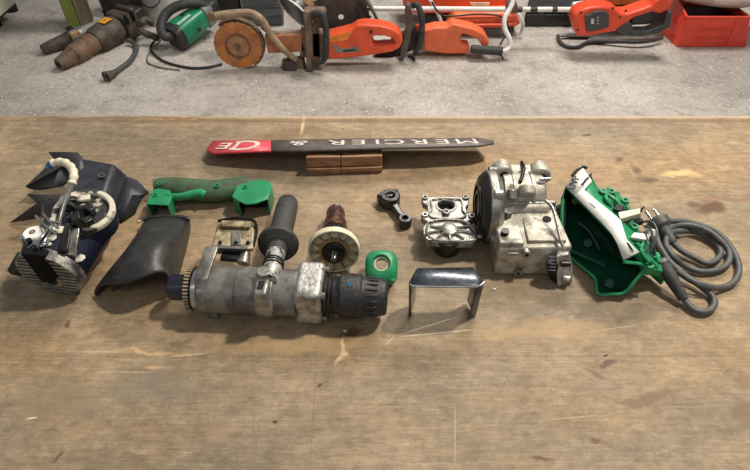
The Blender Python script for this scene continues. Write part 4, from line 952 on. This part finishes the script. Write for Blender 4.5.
for p in ((.13, -.066, -.01), (.12, .01, .066), (.26, -.064, .02)): G(mh).cyl(p, (p[0], p[1] * 1.04, p[2] * 1.04), .012, seg=16).build('brush_cap', black_plastic, GN)
G().tube([Fl(172, 36, .09), Fl(164, 36, .10), Fl(161, 26, .13), Fl(166, 14, .17), Fl(178, 6, .20), Fl(195, 3, .20), Fl(209, 8, .16)], .024, 14).build('loop_handle', black_rubber, GN)
G().tube([Fl(164, 36, .05), Fl(156, 40, .02), Fl(151, 46, .008), Fl(153, 53, .008), Fl(166, 62, .008), Fl(188, 67.5, .008), Fl(206, 67.5, .008), Fl(222, 64, .008)], .006, 8).build('cord', mat('cord_black', (44, 44, 44), rough=.5, bump=.05), GN)
G().tube([Fl(161, 40, .03), Fl(152, 50, .006), Fl(147, 58, .006), Fl(150, 64, .006), Fl(164, 68, .006), Fl(180, 70, .006)], .0035, 8).build('thin_cord', mat('cord_grey', (112, 106, 100), rough=.6, bump=.05), GN)

# ---- cut-off saw with rusty disc
S1 = thing('cut_off_saw', 'orange electric cut-off saw with a rusty round disc', 'power saw', Fl(300, 70))
YQ = 2.62
def VV(x, y, dy=0): return V(x, y, YQ + dy)
dc = VV(238, 46); rdisc = (VV(262, 46) - VV(238, 46)).length
n = 96; g = G()
prof = []
for i in range(n):
    k = i % 4; r_ = rdisc if k != 0 else rdisc * .965
    a = 2 * math.pi * i / n; prof.append(dc + Vector((math.cos(a) * r_, 0, math.sin(a) * r_)))
g.prism(prof, (0, .004, 0)); g.build('cutting_disc', rusty_disc, S1)
for r0_, r1_, t_, m_ in ((.0, 9.5, .006, mat('disc_flange', (170, 128, 92), (146, 100, 66), rough=.6, bump=.2)), (0, 3, .012, dust_steel)):
    G().lathe(dc + Vector((0, -t_, 0)), (0, 1, 0), [(0, r1_ / 192), (.001, r1_ / 190), (t_, r1_ / 190)], 32).build('disc_flange', m_, S1)
G().ring(dc + Vector((0, -.0035, 0)), (0, 1, 0), .064, .056, .002, 40).build('disc_ring', dust_steel, S1)
# guard behind disc
ga = [dc + Vector((math.cos(R(a)) * rdisc * 1.10, .012, math.sin(R(a)) * rdisc * 1.10)) for a in range(-60, 131, 10)]
gi = [dc + Vector((math.cos(R(a)) * rdisc * .55, .012, math.sin(R(a)) * rdisc * .55)) for a in range(130, -61, -10)]
G().prism(ga + gi, (0, .03, 0)).build('disc_guard', dust_steel, S1, bevel=.003)
G().tube([VV(210, 18, -.01), VV(222, 15, -.01), VV(240, 13, -.01), VV(252, 13.5, -.01), VV(262, 20, -.01), VV(270, 33, -.01), VV(282, 48, -.01), VV(296, 60, -.01)], lambda t: .019 - .004 * t, 12).build('water_arm', mat('pale_dust_steel', (164, 140, 114), (130, 108, 84), rough=.7, scale=30, bump=.3), S1)
G().lathe(VV(211, 17.5, -.035), (0, 1, 0), [(0, .012), (.002, .019), (.03, .019)], 20).build('arm_knob', dust_steel, S1)
G().tube([VV(262, 26, .02), VV(272, 33, .02), VV(286, 35, .02), VV(300, 33, .02)], .014, 10).build('drive_arm', dust_steel, S1)
G().prism([VV(264, 36), VV(302, 34), VV(306, 52), VV(268, 54)], (0, .05, 0)).build('belt_cover', mat('clay_orange', (176, 108, 74), (140, 92, 66), rough=.7, scale=18, bump=.2), S1, bevel=.008)
G().prism([VV(300, 30), VV(330, 34), VV(330, 58), VV(300, 58)], (0, .06, 0)).build('gear_case', dust_steel, S1, bevel=.008)
g = G(); g.lathe(VV(290, 68, -.02), (0, 1, 0), [(0, .03), (.002, .034), (.05, .034)], 20); g.build('support_wheel', mat('wheel_dark', (78, 68, 60), rough=.7, bump=.3), S1)
G().prism([VV(281, 63), VV(303, 60), VV(306, 73), VV(284, 75)], (0, .06, 0)).build('foot_plate', dust_steel, S1, bevel=.006)
fr = [VV(303, 12, -.03), VV(324, 12, -.03), VV(326, 16, -.03), VV(311, 17, -.03), VV(313, 60, -.03), VV(313, 76, -.03), VV(307, 77, -.03), VV(305, 40, -.03)]
G().prism(fr, (0, .07, 0)).build('guard_frame', dust_steel, S1, bevel=.004)
G().prism([VV(313, 17, 0), VV(319, 17, 0), VV(320, 62, 0), VV(313, 62, 0)], (0, .012, 0)).build('frame_web', mat('dust_brown', (120, 94, 74), rough=.8, bump=.2), S1)
G().tube([VV(311, 14, -.03), VV(320, 13, -.035), VV(324, 18, -.04), VV(326, 32, -.045), VV(326, 48, -.045), VV(324, 60, -.04), VV(314, 63, -.03)], .014, 12).build('front_handle', black_rubber, S1)
def orange_body(dx, th, m_, k=0):
    out_ = [(328, 36), (345, 32), (352, 30), (357, 26), (366, 25), (380, 26), (392, 29), (400, 34), (403, 41), (400, 48), (392, 52), (375, 55), (352, 58), (328, 60)]
    in_ = [(371, 38), (374, 36), (384, 36), (393, 39), (396, 43), (393, 46), (382, 47), (374, 47)]
    P = [VV(x + dx, y, .0) for x, y in out_]; Q = [VV(x + dx, y, .0) for x, y in in_]
    return G().prism(P, (0, .085, 0), [Q]).build('motor_housing', m_, th, bevel=.009, seg=3)
orange_body(0, S1, orange_plastic)
G().prism([VV(329, 37, -.002), VV(343, 33.5, -.002), VV(352, 31.5, -.002), VV(347, 40, -.002), VV(330, 42, -.002)], (0, .004, 0)).build('warning_sticker', orange_stick, S1)
G().prism([VV(332, 45, -.002), VV(337, 45, -.002), VV(341, 49, -.002), VV(357, 46.5, -.002), VV(360, 51.5, -.002), VV(337, 53, -.002)], (0, .004, 0)).build('name_plate', grey_paint, S1)
G().prism([VV(343, 50, -.0025), VV(355, 49, -.0025), VV(356, 51, -.0025), VV(343, 52, -.0025)], (0, .002, 0)).build('plate_print', ink, S1)
G().lathe(VV(371, 32, -.004), (0, 1, 0), [(0, .008), (.006, .009)], 14).build('lock_button', black_plastic, S1)
G().prism([VV(374, 46, .02), VV(393, 45, .02), VV(392, 48, .02), VV(376, 49, .02)], (0, .04, 0)).build('trigger', black_plastic, S1)

# ---- second orange saw
S2 = thing('chain_saw', 'faded orange electric saw lying beside the white handlebar', 'power saw', Fl(440, 58))
def V2(x, y, dy=0): return V(x, y, 2.74 + dy)
P = [V2(x, y) for x, y in ((424, 31), (436, 28), (447, 28), (453, 24), (462, 26), (474, 29), (485, 35), (489.5, 43), (487, 48), (482, 46), (478, 40), (470, 36), (463, 34), (460, 37), (462, 46), (470, 47), (468, 54), (446, 54), (424, 51))]
G().prism(P, (0, .085, 0)).build('motor_housing', orange_pale, S2, bevel=.008, seg=3)
G().prism([V2(418, 30), V2(425, 31), V2(425, 51), V2(418, 50)], (0, .07, 0)).build('gear_case', dust_steel, S2, bevel=.005)
G().prism([V2(406, 4, -.04), V2(411, 6, -.04), V2(413, 22, -.04), V2(410, 42, -.04), V2(405, 58, -.04), V2(401, 62, -.04), V2(400, 52, -.04), V2(406, 30, -.04), V2(405, 14, -.04)], (0, .05, 0)).build('hand_guard', mat('guard_grey', (98, 88, 80), (76, 68, 62), rough=.6, bump=.2), S2, bevel=.005)
G().tube([V2(412, 6, -.02), V2(417, 5, -.03), V2(421, 14, -.04), V2(422, 28, -.045), V2(420, 42, -.045), V2(415, 54, -.03)], .015, 12).build('front_handle', black_rubber, S2)
G().prism([V2(392, 40, .02), V2(420, 24, .02), V2(420, 48, .02), V2(400, 56, .02), V2(380, 58, .02)], (0, .04, 0)).build('saw_cover', mat('oily_brown', (70, 58, 50), (48, 42, 38), rough=.5, bump=.3), S2, bevel=.006)
G().lathe(V2(385, 52, .01), (0, 1, 0), [(0, .05), (.003, .055), (.03, .055)], 28).build('drive_wheel', dark_steel, S2)
G().tube([V2(408, 56, -.02), V2(412, 58, -.02), V2(415, 60.5, -.03)], .006, 8).build('bumper_spike', dark_steel, S2)
G().prism([V2(416, 26, -.02), V2(420, 25, -.02), V2(421, 31, -.02), V2(417, 32, -.02)], (0, .02, 0)).build('red_clip', red_plastic, S2, bevel=.003)

XC = thing('loose_cable', 'thin black cable looped over the rear of the orange saws', 'cable', Fl(385, 45))
G().tube([V(362, -4, 2.74), V(370, 8, 2.72), V(380, 22, 2.71), V(392, 32, 2.70), V(402, 38, 2.695)], .005, 8).build('cable', MATS['cord_black'], XC)
G().tube([V(360, 10, 2.76), V(352, 24, 2.76), V(330, 30, 2.76), V(318, 34, 2.76)], .004, 8).build('cable', MATS['cord_black'], XC)
# ---- circular saw blade leaning, tan polisher
BS = single(G(), V(340, 30, 2.75))
bc = V(341, 17, 2.80); rb = .148
pr = []
for i in range(96):
    a = 2 * math.pi * i / 96; r_ = rb * (1.05 if i % 4 == 0 else .97); pr.append(bc + Vector((math.cos(a) * r_, 0, math.sin(a) * r_)))
bs = thing('saw_blade', 'large dull grey toothed saw blade standing behind the orange saw', 'saw blade', (bc.x, 2.8, 0))
holep = [bc + Vector((math.cos(t) * .014, 0, math.sin(t) * .014)) for t in [2 * math.pi * i / 16 for i in range(16)]]
G().prism(pr, (0, .003, 0), [holep]).build('blade', blade_steel, bs)
G().tube([V(317, 37, 2.76), V(335, 32.5, 2.76), V(358, 30, 2.76), V(376, 24, 2.76), V(372, 8, 2.76), V(363, -6, 2.76)], .008, 8).build('blade_cover_rim', grey_paint, bs)
G().prism([V(316, 38, 2.77), V(335, 33, 2.77), V(360, 31, 2.77), V(360, 44, 2.77), V(316, 60, 2.77)], (0, .03, 0)).build('support_stand', dark_steel, bs, bevel=.003)
PL = thing('floor_polisher', 'tan topped round black polishing head with a white rim', 'power tool', Fl(300, 30))
pc = V(297, 13, 2.95)
pn = Vector((-.55, -.55, -.5)).normalized()
G().lathe(pc, pn, [(-.06, .04), (-.04, .10), (0, .115), (.004, .09), (.006, .03)], 36).build('black_dish', oily_black, PL)
G().ring(pc - pn * .002, pn, .122, .114, .008, 40).build('white_rim', white_paint, PL)
g = G(); g.ball(V(311, 3, 3.02), .10, (1.15, .8, .62), 18); g.build('tan_cover', tan_leather, PL)
G().cyl(V(311, 14, 3.0), Vector((V(311, 14, 3.0).x, 3.0, 0.001)), .04, .05, 18).build('stand', dark_steel, PL)

# ---- grey bin and black box behind the disc
GBx = thing('grey_crate', 'grey plastic crate standing behind the rusty disc', 'crate', Fl(262, 22))
g = G(); q = [Fl(246, 26), Fl(284, 26), Fl(284, 8), Fl(248, 8)]; g.prism(q, (0, 0, .22)).build('crate_body', mat('crate_grey', (84, 90, 92), (104, 108, 108), rough=.6, scale=8, bump=.15), GBx, bevel=.01)
for z in (.05, .11, .17):
    a = Fl(247, 26) + Vector((0, -.003, z)); b = Fl(283, 26) + Vector((0, -.003, z)); G().tube([a, b], .005, 6).build('rib', mat('crate_rib', (76, 80, 82), rough=.6, bump=.1) if 'crate_rib' not in MATS else MATS['crate_rib'], GBx)
BXk = thing('black_case', 'black tool case behind the top of the rusty disc', 'case', Fl(225, 18))
G().prism([Fl(208, 20), Fl(243, 20), Fl(243, 4), Fl(210, 4)], (0, 0, .20)).build('case_body', oily_black, BXk, bevel=.015, seg=3)
G().tube([Fl(218, 12, .20), Fl(218, 12, .235), Fl(233, 12, .235), Fl(233, 12, .20)], .008, 8, spline=False).build('case_handle', black_rubber, BXk)

# ---- brush cutter: white shaft and handlebar
BC = thing('brush_cutter', 'white tubular brush cutter shaft with curved handlebar and black grip', 'garden tool', Fl(505, 53))
Yp = 2.86
s0_ = V(345, 8.5, Yp); s1_ = V(575, 9.5, Yp)
G().tube([s0_, s0_.lerp(s1_, .5), s1_], .0125, 12).build('shaft', white_paint, BC)
for a, b in ((530, 537), (552, 557), (514, 522)):
    G().cyl(V(a, 9.6, Yp), V(b, 9.6, Yp), .0145, seg=14).build('shaft_sleeve', black_plastic, BC)
G().prism([V(507, 4, Yp - .03), V(518, 4, Yp - .03), V(518, 14, Yp - .03), V(507, 14, Yp - .03)], (0, .06, 0)).build('handlebar_clamp', mat('clamp_brown', (104, 74, 66), rough=.5, bump=.1), BC, bevel=.008)
G().tube([V(513, -4, Yp - .02), V(512, 4, Yp - .04), V(508, 12, Yp - .06), V(504.5, 19, Yp - .08), V(505, 29, Yp - .10), V(509.5, 39, Yp - .12), V(510, 46, Yp - .13), V(506, 50.5, Yp - .14), V(501, 51.5, Yp - .14)], .0125, 14).build('handlebar', white_paint, BC)
gp0 = V(502, 51.3, Yp - .14); gp1 = V(471, 49, Yp - .14)
G().lathe(gp0, gp1 - gp0, [(0, .021), (.004, .024), (.02, .022), (.15, .021), (.16, .018)], 18).build('hand_grip', black_rubber, BC)
G().tube([V(501, 54, Yp - .14), V(503, 60, Yp - .13), V(499, 66, Yp - .12)], .004, 8).build('throttle_cable', dark_steel, BC)
G().tube([V(432, 2, Yp - .02), V(440, 14, Yp - .02), V(452, 16, Yp - .02), V(480, 14, Yp - .02), V(502, 17, Yp - .02), V(508, 28, Yp - .02), V(500, 45, Yp - .08)], .0045, 8).build('control_cable', mat('cable_black', (30, 30, 30), rough=.5, bump=.05), BC)
# ---- orange machine behind the shaft
OM = thing('orange_machine', 'orange and white plastic garden machine behind the white shaft', 'garden machine', Fl(480, 42))
Ym = 3.0
g = G(); g.prism([V(455, 15, Ym), V(516, 12, Ym), V(521, 24, Ym), V(514, 28, Ym), V(447, 30, Ym)], (0, .30, 0)).build('upper_shell', mat('machine_orange', (240, 128, 76), (228, 110, 62), rough=.4, scale=8, bump=.08), OM, bevel=.012, seg=3)
g = G(); g.prism([V(402, -8, Ym + .1), V(512, -8, Ym + .1), V(512, 14, Ym + .1), V(404, 14, Ym + .1)], (0, .2, 0)).build('rear_shell', orange_plastic, OM, bevel=.012, seg=3)
G().prism([V(480, 27, Ym + .02), V(515, 27, Ym + .02), V(512, 44, Ym + .02), V(478, 44, Ym + .02)], (0, .24, 0)).build('grey_base', mat('base_grey', (196, 192, 184), rough=.6, bump=.1), OM, bevel=.01)
G().prism([V(504, 25, Ym - .006), V(514, 24, Ym - .006), V(514, 33, Ym - .006), V(505, 33, Ym - .006)], (0, .02, 0)).build('black_vent', black_plastic, OM, bevel=.003)
G().tube([V(515, 10, Ym - .02), V(520, 17, Ym - .02), V(523, 24, Ym - .02), V(521, 33, Ym - .02), V(518, 38, Ym - .02)], .009, 8).build('white_trim', white_paint, OM)
G().tube([V(430, 0, Ym - .02), V(437, 12, Ym - .02), V(443, 26, Ym - .02)], .009, 8).build('white_trim', white_paint, OM)
G().tube([V(448, 27, Ym - .015), V(480, 25.5, Ym - .015), V(514, 25, Ym - .015)], .009, 8).build('shell_lip', orange_plastic, OM)
G().prism([V(470, 3, Ym + .09), V(490, 3, Ym + .09), V(489, 6, Ym + .09), V(471, 6, Ym + .09)], (0, .01, 0)).build('pale_plate', cream_plastic, OM)
G().prism([V(425, 14, Ym + .12), V(450, 14, Ym + .12), V(450, 40, Ym + .12), V(425, 40, Ym + .12)], (0, .14, 0)).build('dark_side', oily_black, OM, bevel=.01)
for y_ in (17.5, 21.5): G().tube([V(452, y_, Ym - .004), V(485, y_ - .8, Ym - .004), V(517, y_ - 1.4, Ym - .004)], .004, 6).build('shell_groove', orange_plastic, OM)
G().prism([V(483, 29, Ym + .012), V(500, 29, Ym + .012), V(500, 41, Ym + .012), V(483, 41, Ym + .012)], (0, .01, 0)).build('base_panel', grey_paint, OM, bevel=.003)
# ---- dark case behind
DC = thing('black_tool_case', 'flat black tool case lying behind the battery trimmer', 'case', Fl(548, 26))
q = [Fl(523, 27), Fl(583, 27), Fl(590, 8), Fl(528, 8)]
G().prism(q, (0, 0, .075)).build('case_base', oily_black, DC, bevel=.01); G().prism([p + Vector((0, 0, .079)) for p in q], (0, 0, .03)).build('case_lid', black_plastic, DC, bevel=.01)
for x in (538, 566): G().box(Fl(x, 27) + Vector((0, -.004, .078)), (.03, .012, .03)).build('latch', dark_grey_pl, DC, bevel=.003)
# ---- grey trunk under rail + white cylinder
WB = thing('leaf_blower', 'white and orange blower body resting behind the battery trimmer', 'garden tool', Fl(620, 22))
Yw = 3.02
G().cyl(V(572, 9, Yw), V(600, 6, Yw), .035, .04, 24).build('white_tube', white_paint, WB)
G().prism([V(600, -6, Yw - .03), V(640, -8, Yw - .03), V(645, 4, Yw - .03), V(603, 7, Yw - .03)], (0, .1, 0)).build('orange_shell', mat('deep_orange', (206, 96, 30), rough=.45, bump=.1), WB, bevel=.01)
G().prism([V(612, 6, Yw - .02), V(665, 4, Yw - .02), V(660, 24, Yw - .02), V(612, 27, Yw - .02)], (0, .09, 0)).build('black_body', oily_black, WB, bevel=.01)

# ---- battery trimmer
TR = thing('battery_trimmer', 'orange battery hedge trimmer with a grey battery panel and hoop guard', 'garden tool', Fl(610, 45))
Yt = 2.73
def V3(x, y, dy=0): return V(x, y, Yt + dy)
out_ = [(573, 22), (575, 15), (582, 10), (592, 7), (606, 6.5), (616, 9), (621, 14), (628, 14), (640, 10), (652, 6), (656, 0), (668, -4), (671, 2), (669, 10), (660, 14), (652, 12), (642, 16), (632, 19), (627, 25), (620, 31), (606, 33), (590, 36), (577, 37)]
G().prism([V3(x, y) for x, y in out_], (0, .10, 0)).build('body', mat('trimmer_orange', (228, 78, 44), (210, 70, 40), rough=.4, scale=6, bump=.06), TR, bevel=.01, seg=3)
BAT = G().prism([V3(585, 16, -.012), V3(592, 14, -.012), V3(594, 11.5, -.012), V3(604, 11, -.012), V3(606, 13, -.012), V3(609, 14, -.012), V3(609, 27, -.012), V3(603, 29, -.012), V3(595, 31, -.012), V3(587, 32, -.012)], (0, .03, 0)).build('battery', dark_grey_pl, TR, bevel=.004)
for k, (x0, y0_, x1, y1_) in enumerate(((591, 19, 594, 18.6), (591, 21, 594, 20.6), (591, 23, 594, 22.6), (597.5, 17, 598.3, 17), (597.5, 20, 598.3, 20), (597.5, 23, 598.3, 23))):
    G().prism([V3(x0, y0_, -.0135), V3(x1, y1_, -.0135), V3(x1, y1_ + 1.1, -.0135), V3(x0, y0_ + 1.1, -.0135)], (0, .002, 0)).build('battery_print', white_paint, BAT)
for x, y in ((613, 8.5), (620, 17), (581, 13), (578, 30), (626, 11)): G().lathe(V3(x, y, -.003), (0, 1, 0), [(0, .004), (.001, .006), (.006, .006)], 12).build('screw', black_plastic, TR)
G().prism([V3(616, 31, -.01), V3(628, 22, -.01), V3(632, 24, -.01), V3(634, 31, -.01), V3(648, 31, -.01), V3(664, 25, -.01), V3(668, 12, -.01), V3(672, 12, -.01), V3(671, 27, -.01), V3(658, 34, -.01), V3(640, 37, -.01), V3(624, 36, -.01)], (0, .06, 0)).build('guard_bow', dark_grey_pl, TR, bevel=.006)
G().prism([V3(634, 16), V3(652, 11), V3(654, 20), V3(640, 25), V3(631, 23)], (0, .05, 0)).build('grip_inner', oily_black, TR, bevel=.006)
g = G(); g.hexa([Fl(558, 37, .008), Fl(600, 38, .008), Fl(670, 30, .008), Fl(600, 31, .008)], [Fl(558, 36, .02), Fl(600, 37, .02), Fl(670, 29, .02), Fl(600, 30, .02)]); g.build('blade_cover', mat('cover_grey', (92, 86, 80), (70, 66, 62), rough=.5, bump=.1), TR, bevel=.004)
G().tube([Fl(558, 36, .012), Fl(560, 42, .01), Fl(567, 46.5, .01), Fl(578, 47, .01), Fl(586, 43, .012), Fl(600, 41, .02), Fl(640, 42, .03), Fl(662, 38, .03)], .010, 10).build('hoop_guard', mat('hoop_dark', (70, 64, 60), rough=.5, bump=.1), TR)
G().hexa([Fl(585, 44, .004), Fl(655, 41, .004), Fl(665, 36, .004), Fl(590, 39, .004)], [Fl(585, 41, .02), Fl(655, 38, .025), Fl(665, 33, .025), Fl(590, 37, .02)]).build('side_skid', mat('skid_grey', (120, 112, 104), (90, 84, 78), rough=.5, bump=.1), TR, bevel=.004)

# ---- red toolbox with sack
RB_ = thing('red_toolbox', 'open red plastic toolbox at the far right with a pale sack on it', 'toolbox', Fl(705, 40))
f0_ = Fl(677, 47); f1_ = Fl(744, 45.5)
Yf = f0_.y
hb = V(688, 16.5, Yf - .01).z
xo = .03
bt = [Vector((f0_.x, Yf, .002)), Vector((f1_.x, Yf + .0, .002)), Vector((f1_.x - .05, Yf + .26, .002)), Vector((Fl(655, 28).x, Yf + .27, .002))]
tt = [V(687, 17, Yf - .02), V(752, 12.5, Yf - .02)]
tt += [Vector((tt[1].x - .03, Yf + .30, tt[0].z)), Vector((V(672, 6, Yf + .28).x - .0, Yf + .30, tt[0].z))]
tt = [Vector((p.x, p.y, hb)) for p in tt]
g = G(); v = g.vs(bt + tt)
for f in ((0, 1, 2, 3), (0, 1, 5, 4), (1, 2, 6, 5), (2, 3, 7, 6), (3, 0, 4, 7)): g.bm.faces.new([v[i] for i in f])
g.build('box_body', red_plastic, RB_, solid=.005, bevel=.006, seg=2)
G().tube([tt[0], tt[1], tt[2], tt[3], tt[0]], .007, 8, spline=False).build('rim', red_plastic, RB_)
G().prism([bt[i].lerp(tt[i], .75) * .98 + Vector((.033, .06 if i < 2 else .0, .004)) for i in range(4)], (0, 0, .002)).build('tray', dark_steel, RB_)
fd0 = lambda u_, v_: bt[0].lerp(bt[1], u_).lerp(tt[0].lerp(tt[1], u_), v_) + Vector((0, -.004, 0))
for (u0, u1, v_) in ((.28, .78, .62), (.25, .74, .33)): G().tube([fd0(u0, v_), fd0(u1, v_ + .02)], .004, 8).build('front_ridge', red_plastic, RB_)
G().tube([fd0(.80, .92), fd0(.77, .62), fd0(.73, .33), fd0(.70, .06)], .003, 8).build('front_ridge', red_plastic, RB_)
SKk = thing('pale_sack', 'pale lumpy cloth sack resting on top of the red toolbox', 'sack', (tt[0].x + .2, Yf + .15, hb))
g = G(); cs = Vector((tt[0].x + .24, Yf + .16, hb + .075)); g.ball(cs, .10, (2.9, 1.7, .72), 24)
rr = random.Random(5)
for v in g.bm.verts: v.co += Vector((0, 0, rr.uniform(-.006, .006)))
g.build('sack_body', sack_cloth, SKk, sub=1)
G().tube([cs + Vector((-.24, -.05, .0)), cs + Vector((-.30, -.07, .01)), cs + Vector((-.35, -.06, -.01))], lambda t: .03 - .012 * t, 10).build('tied_neck', sack_cloth, SKk)
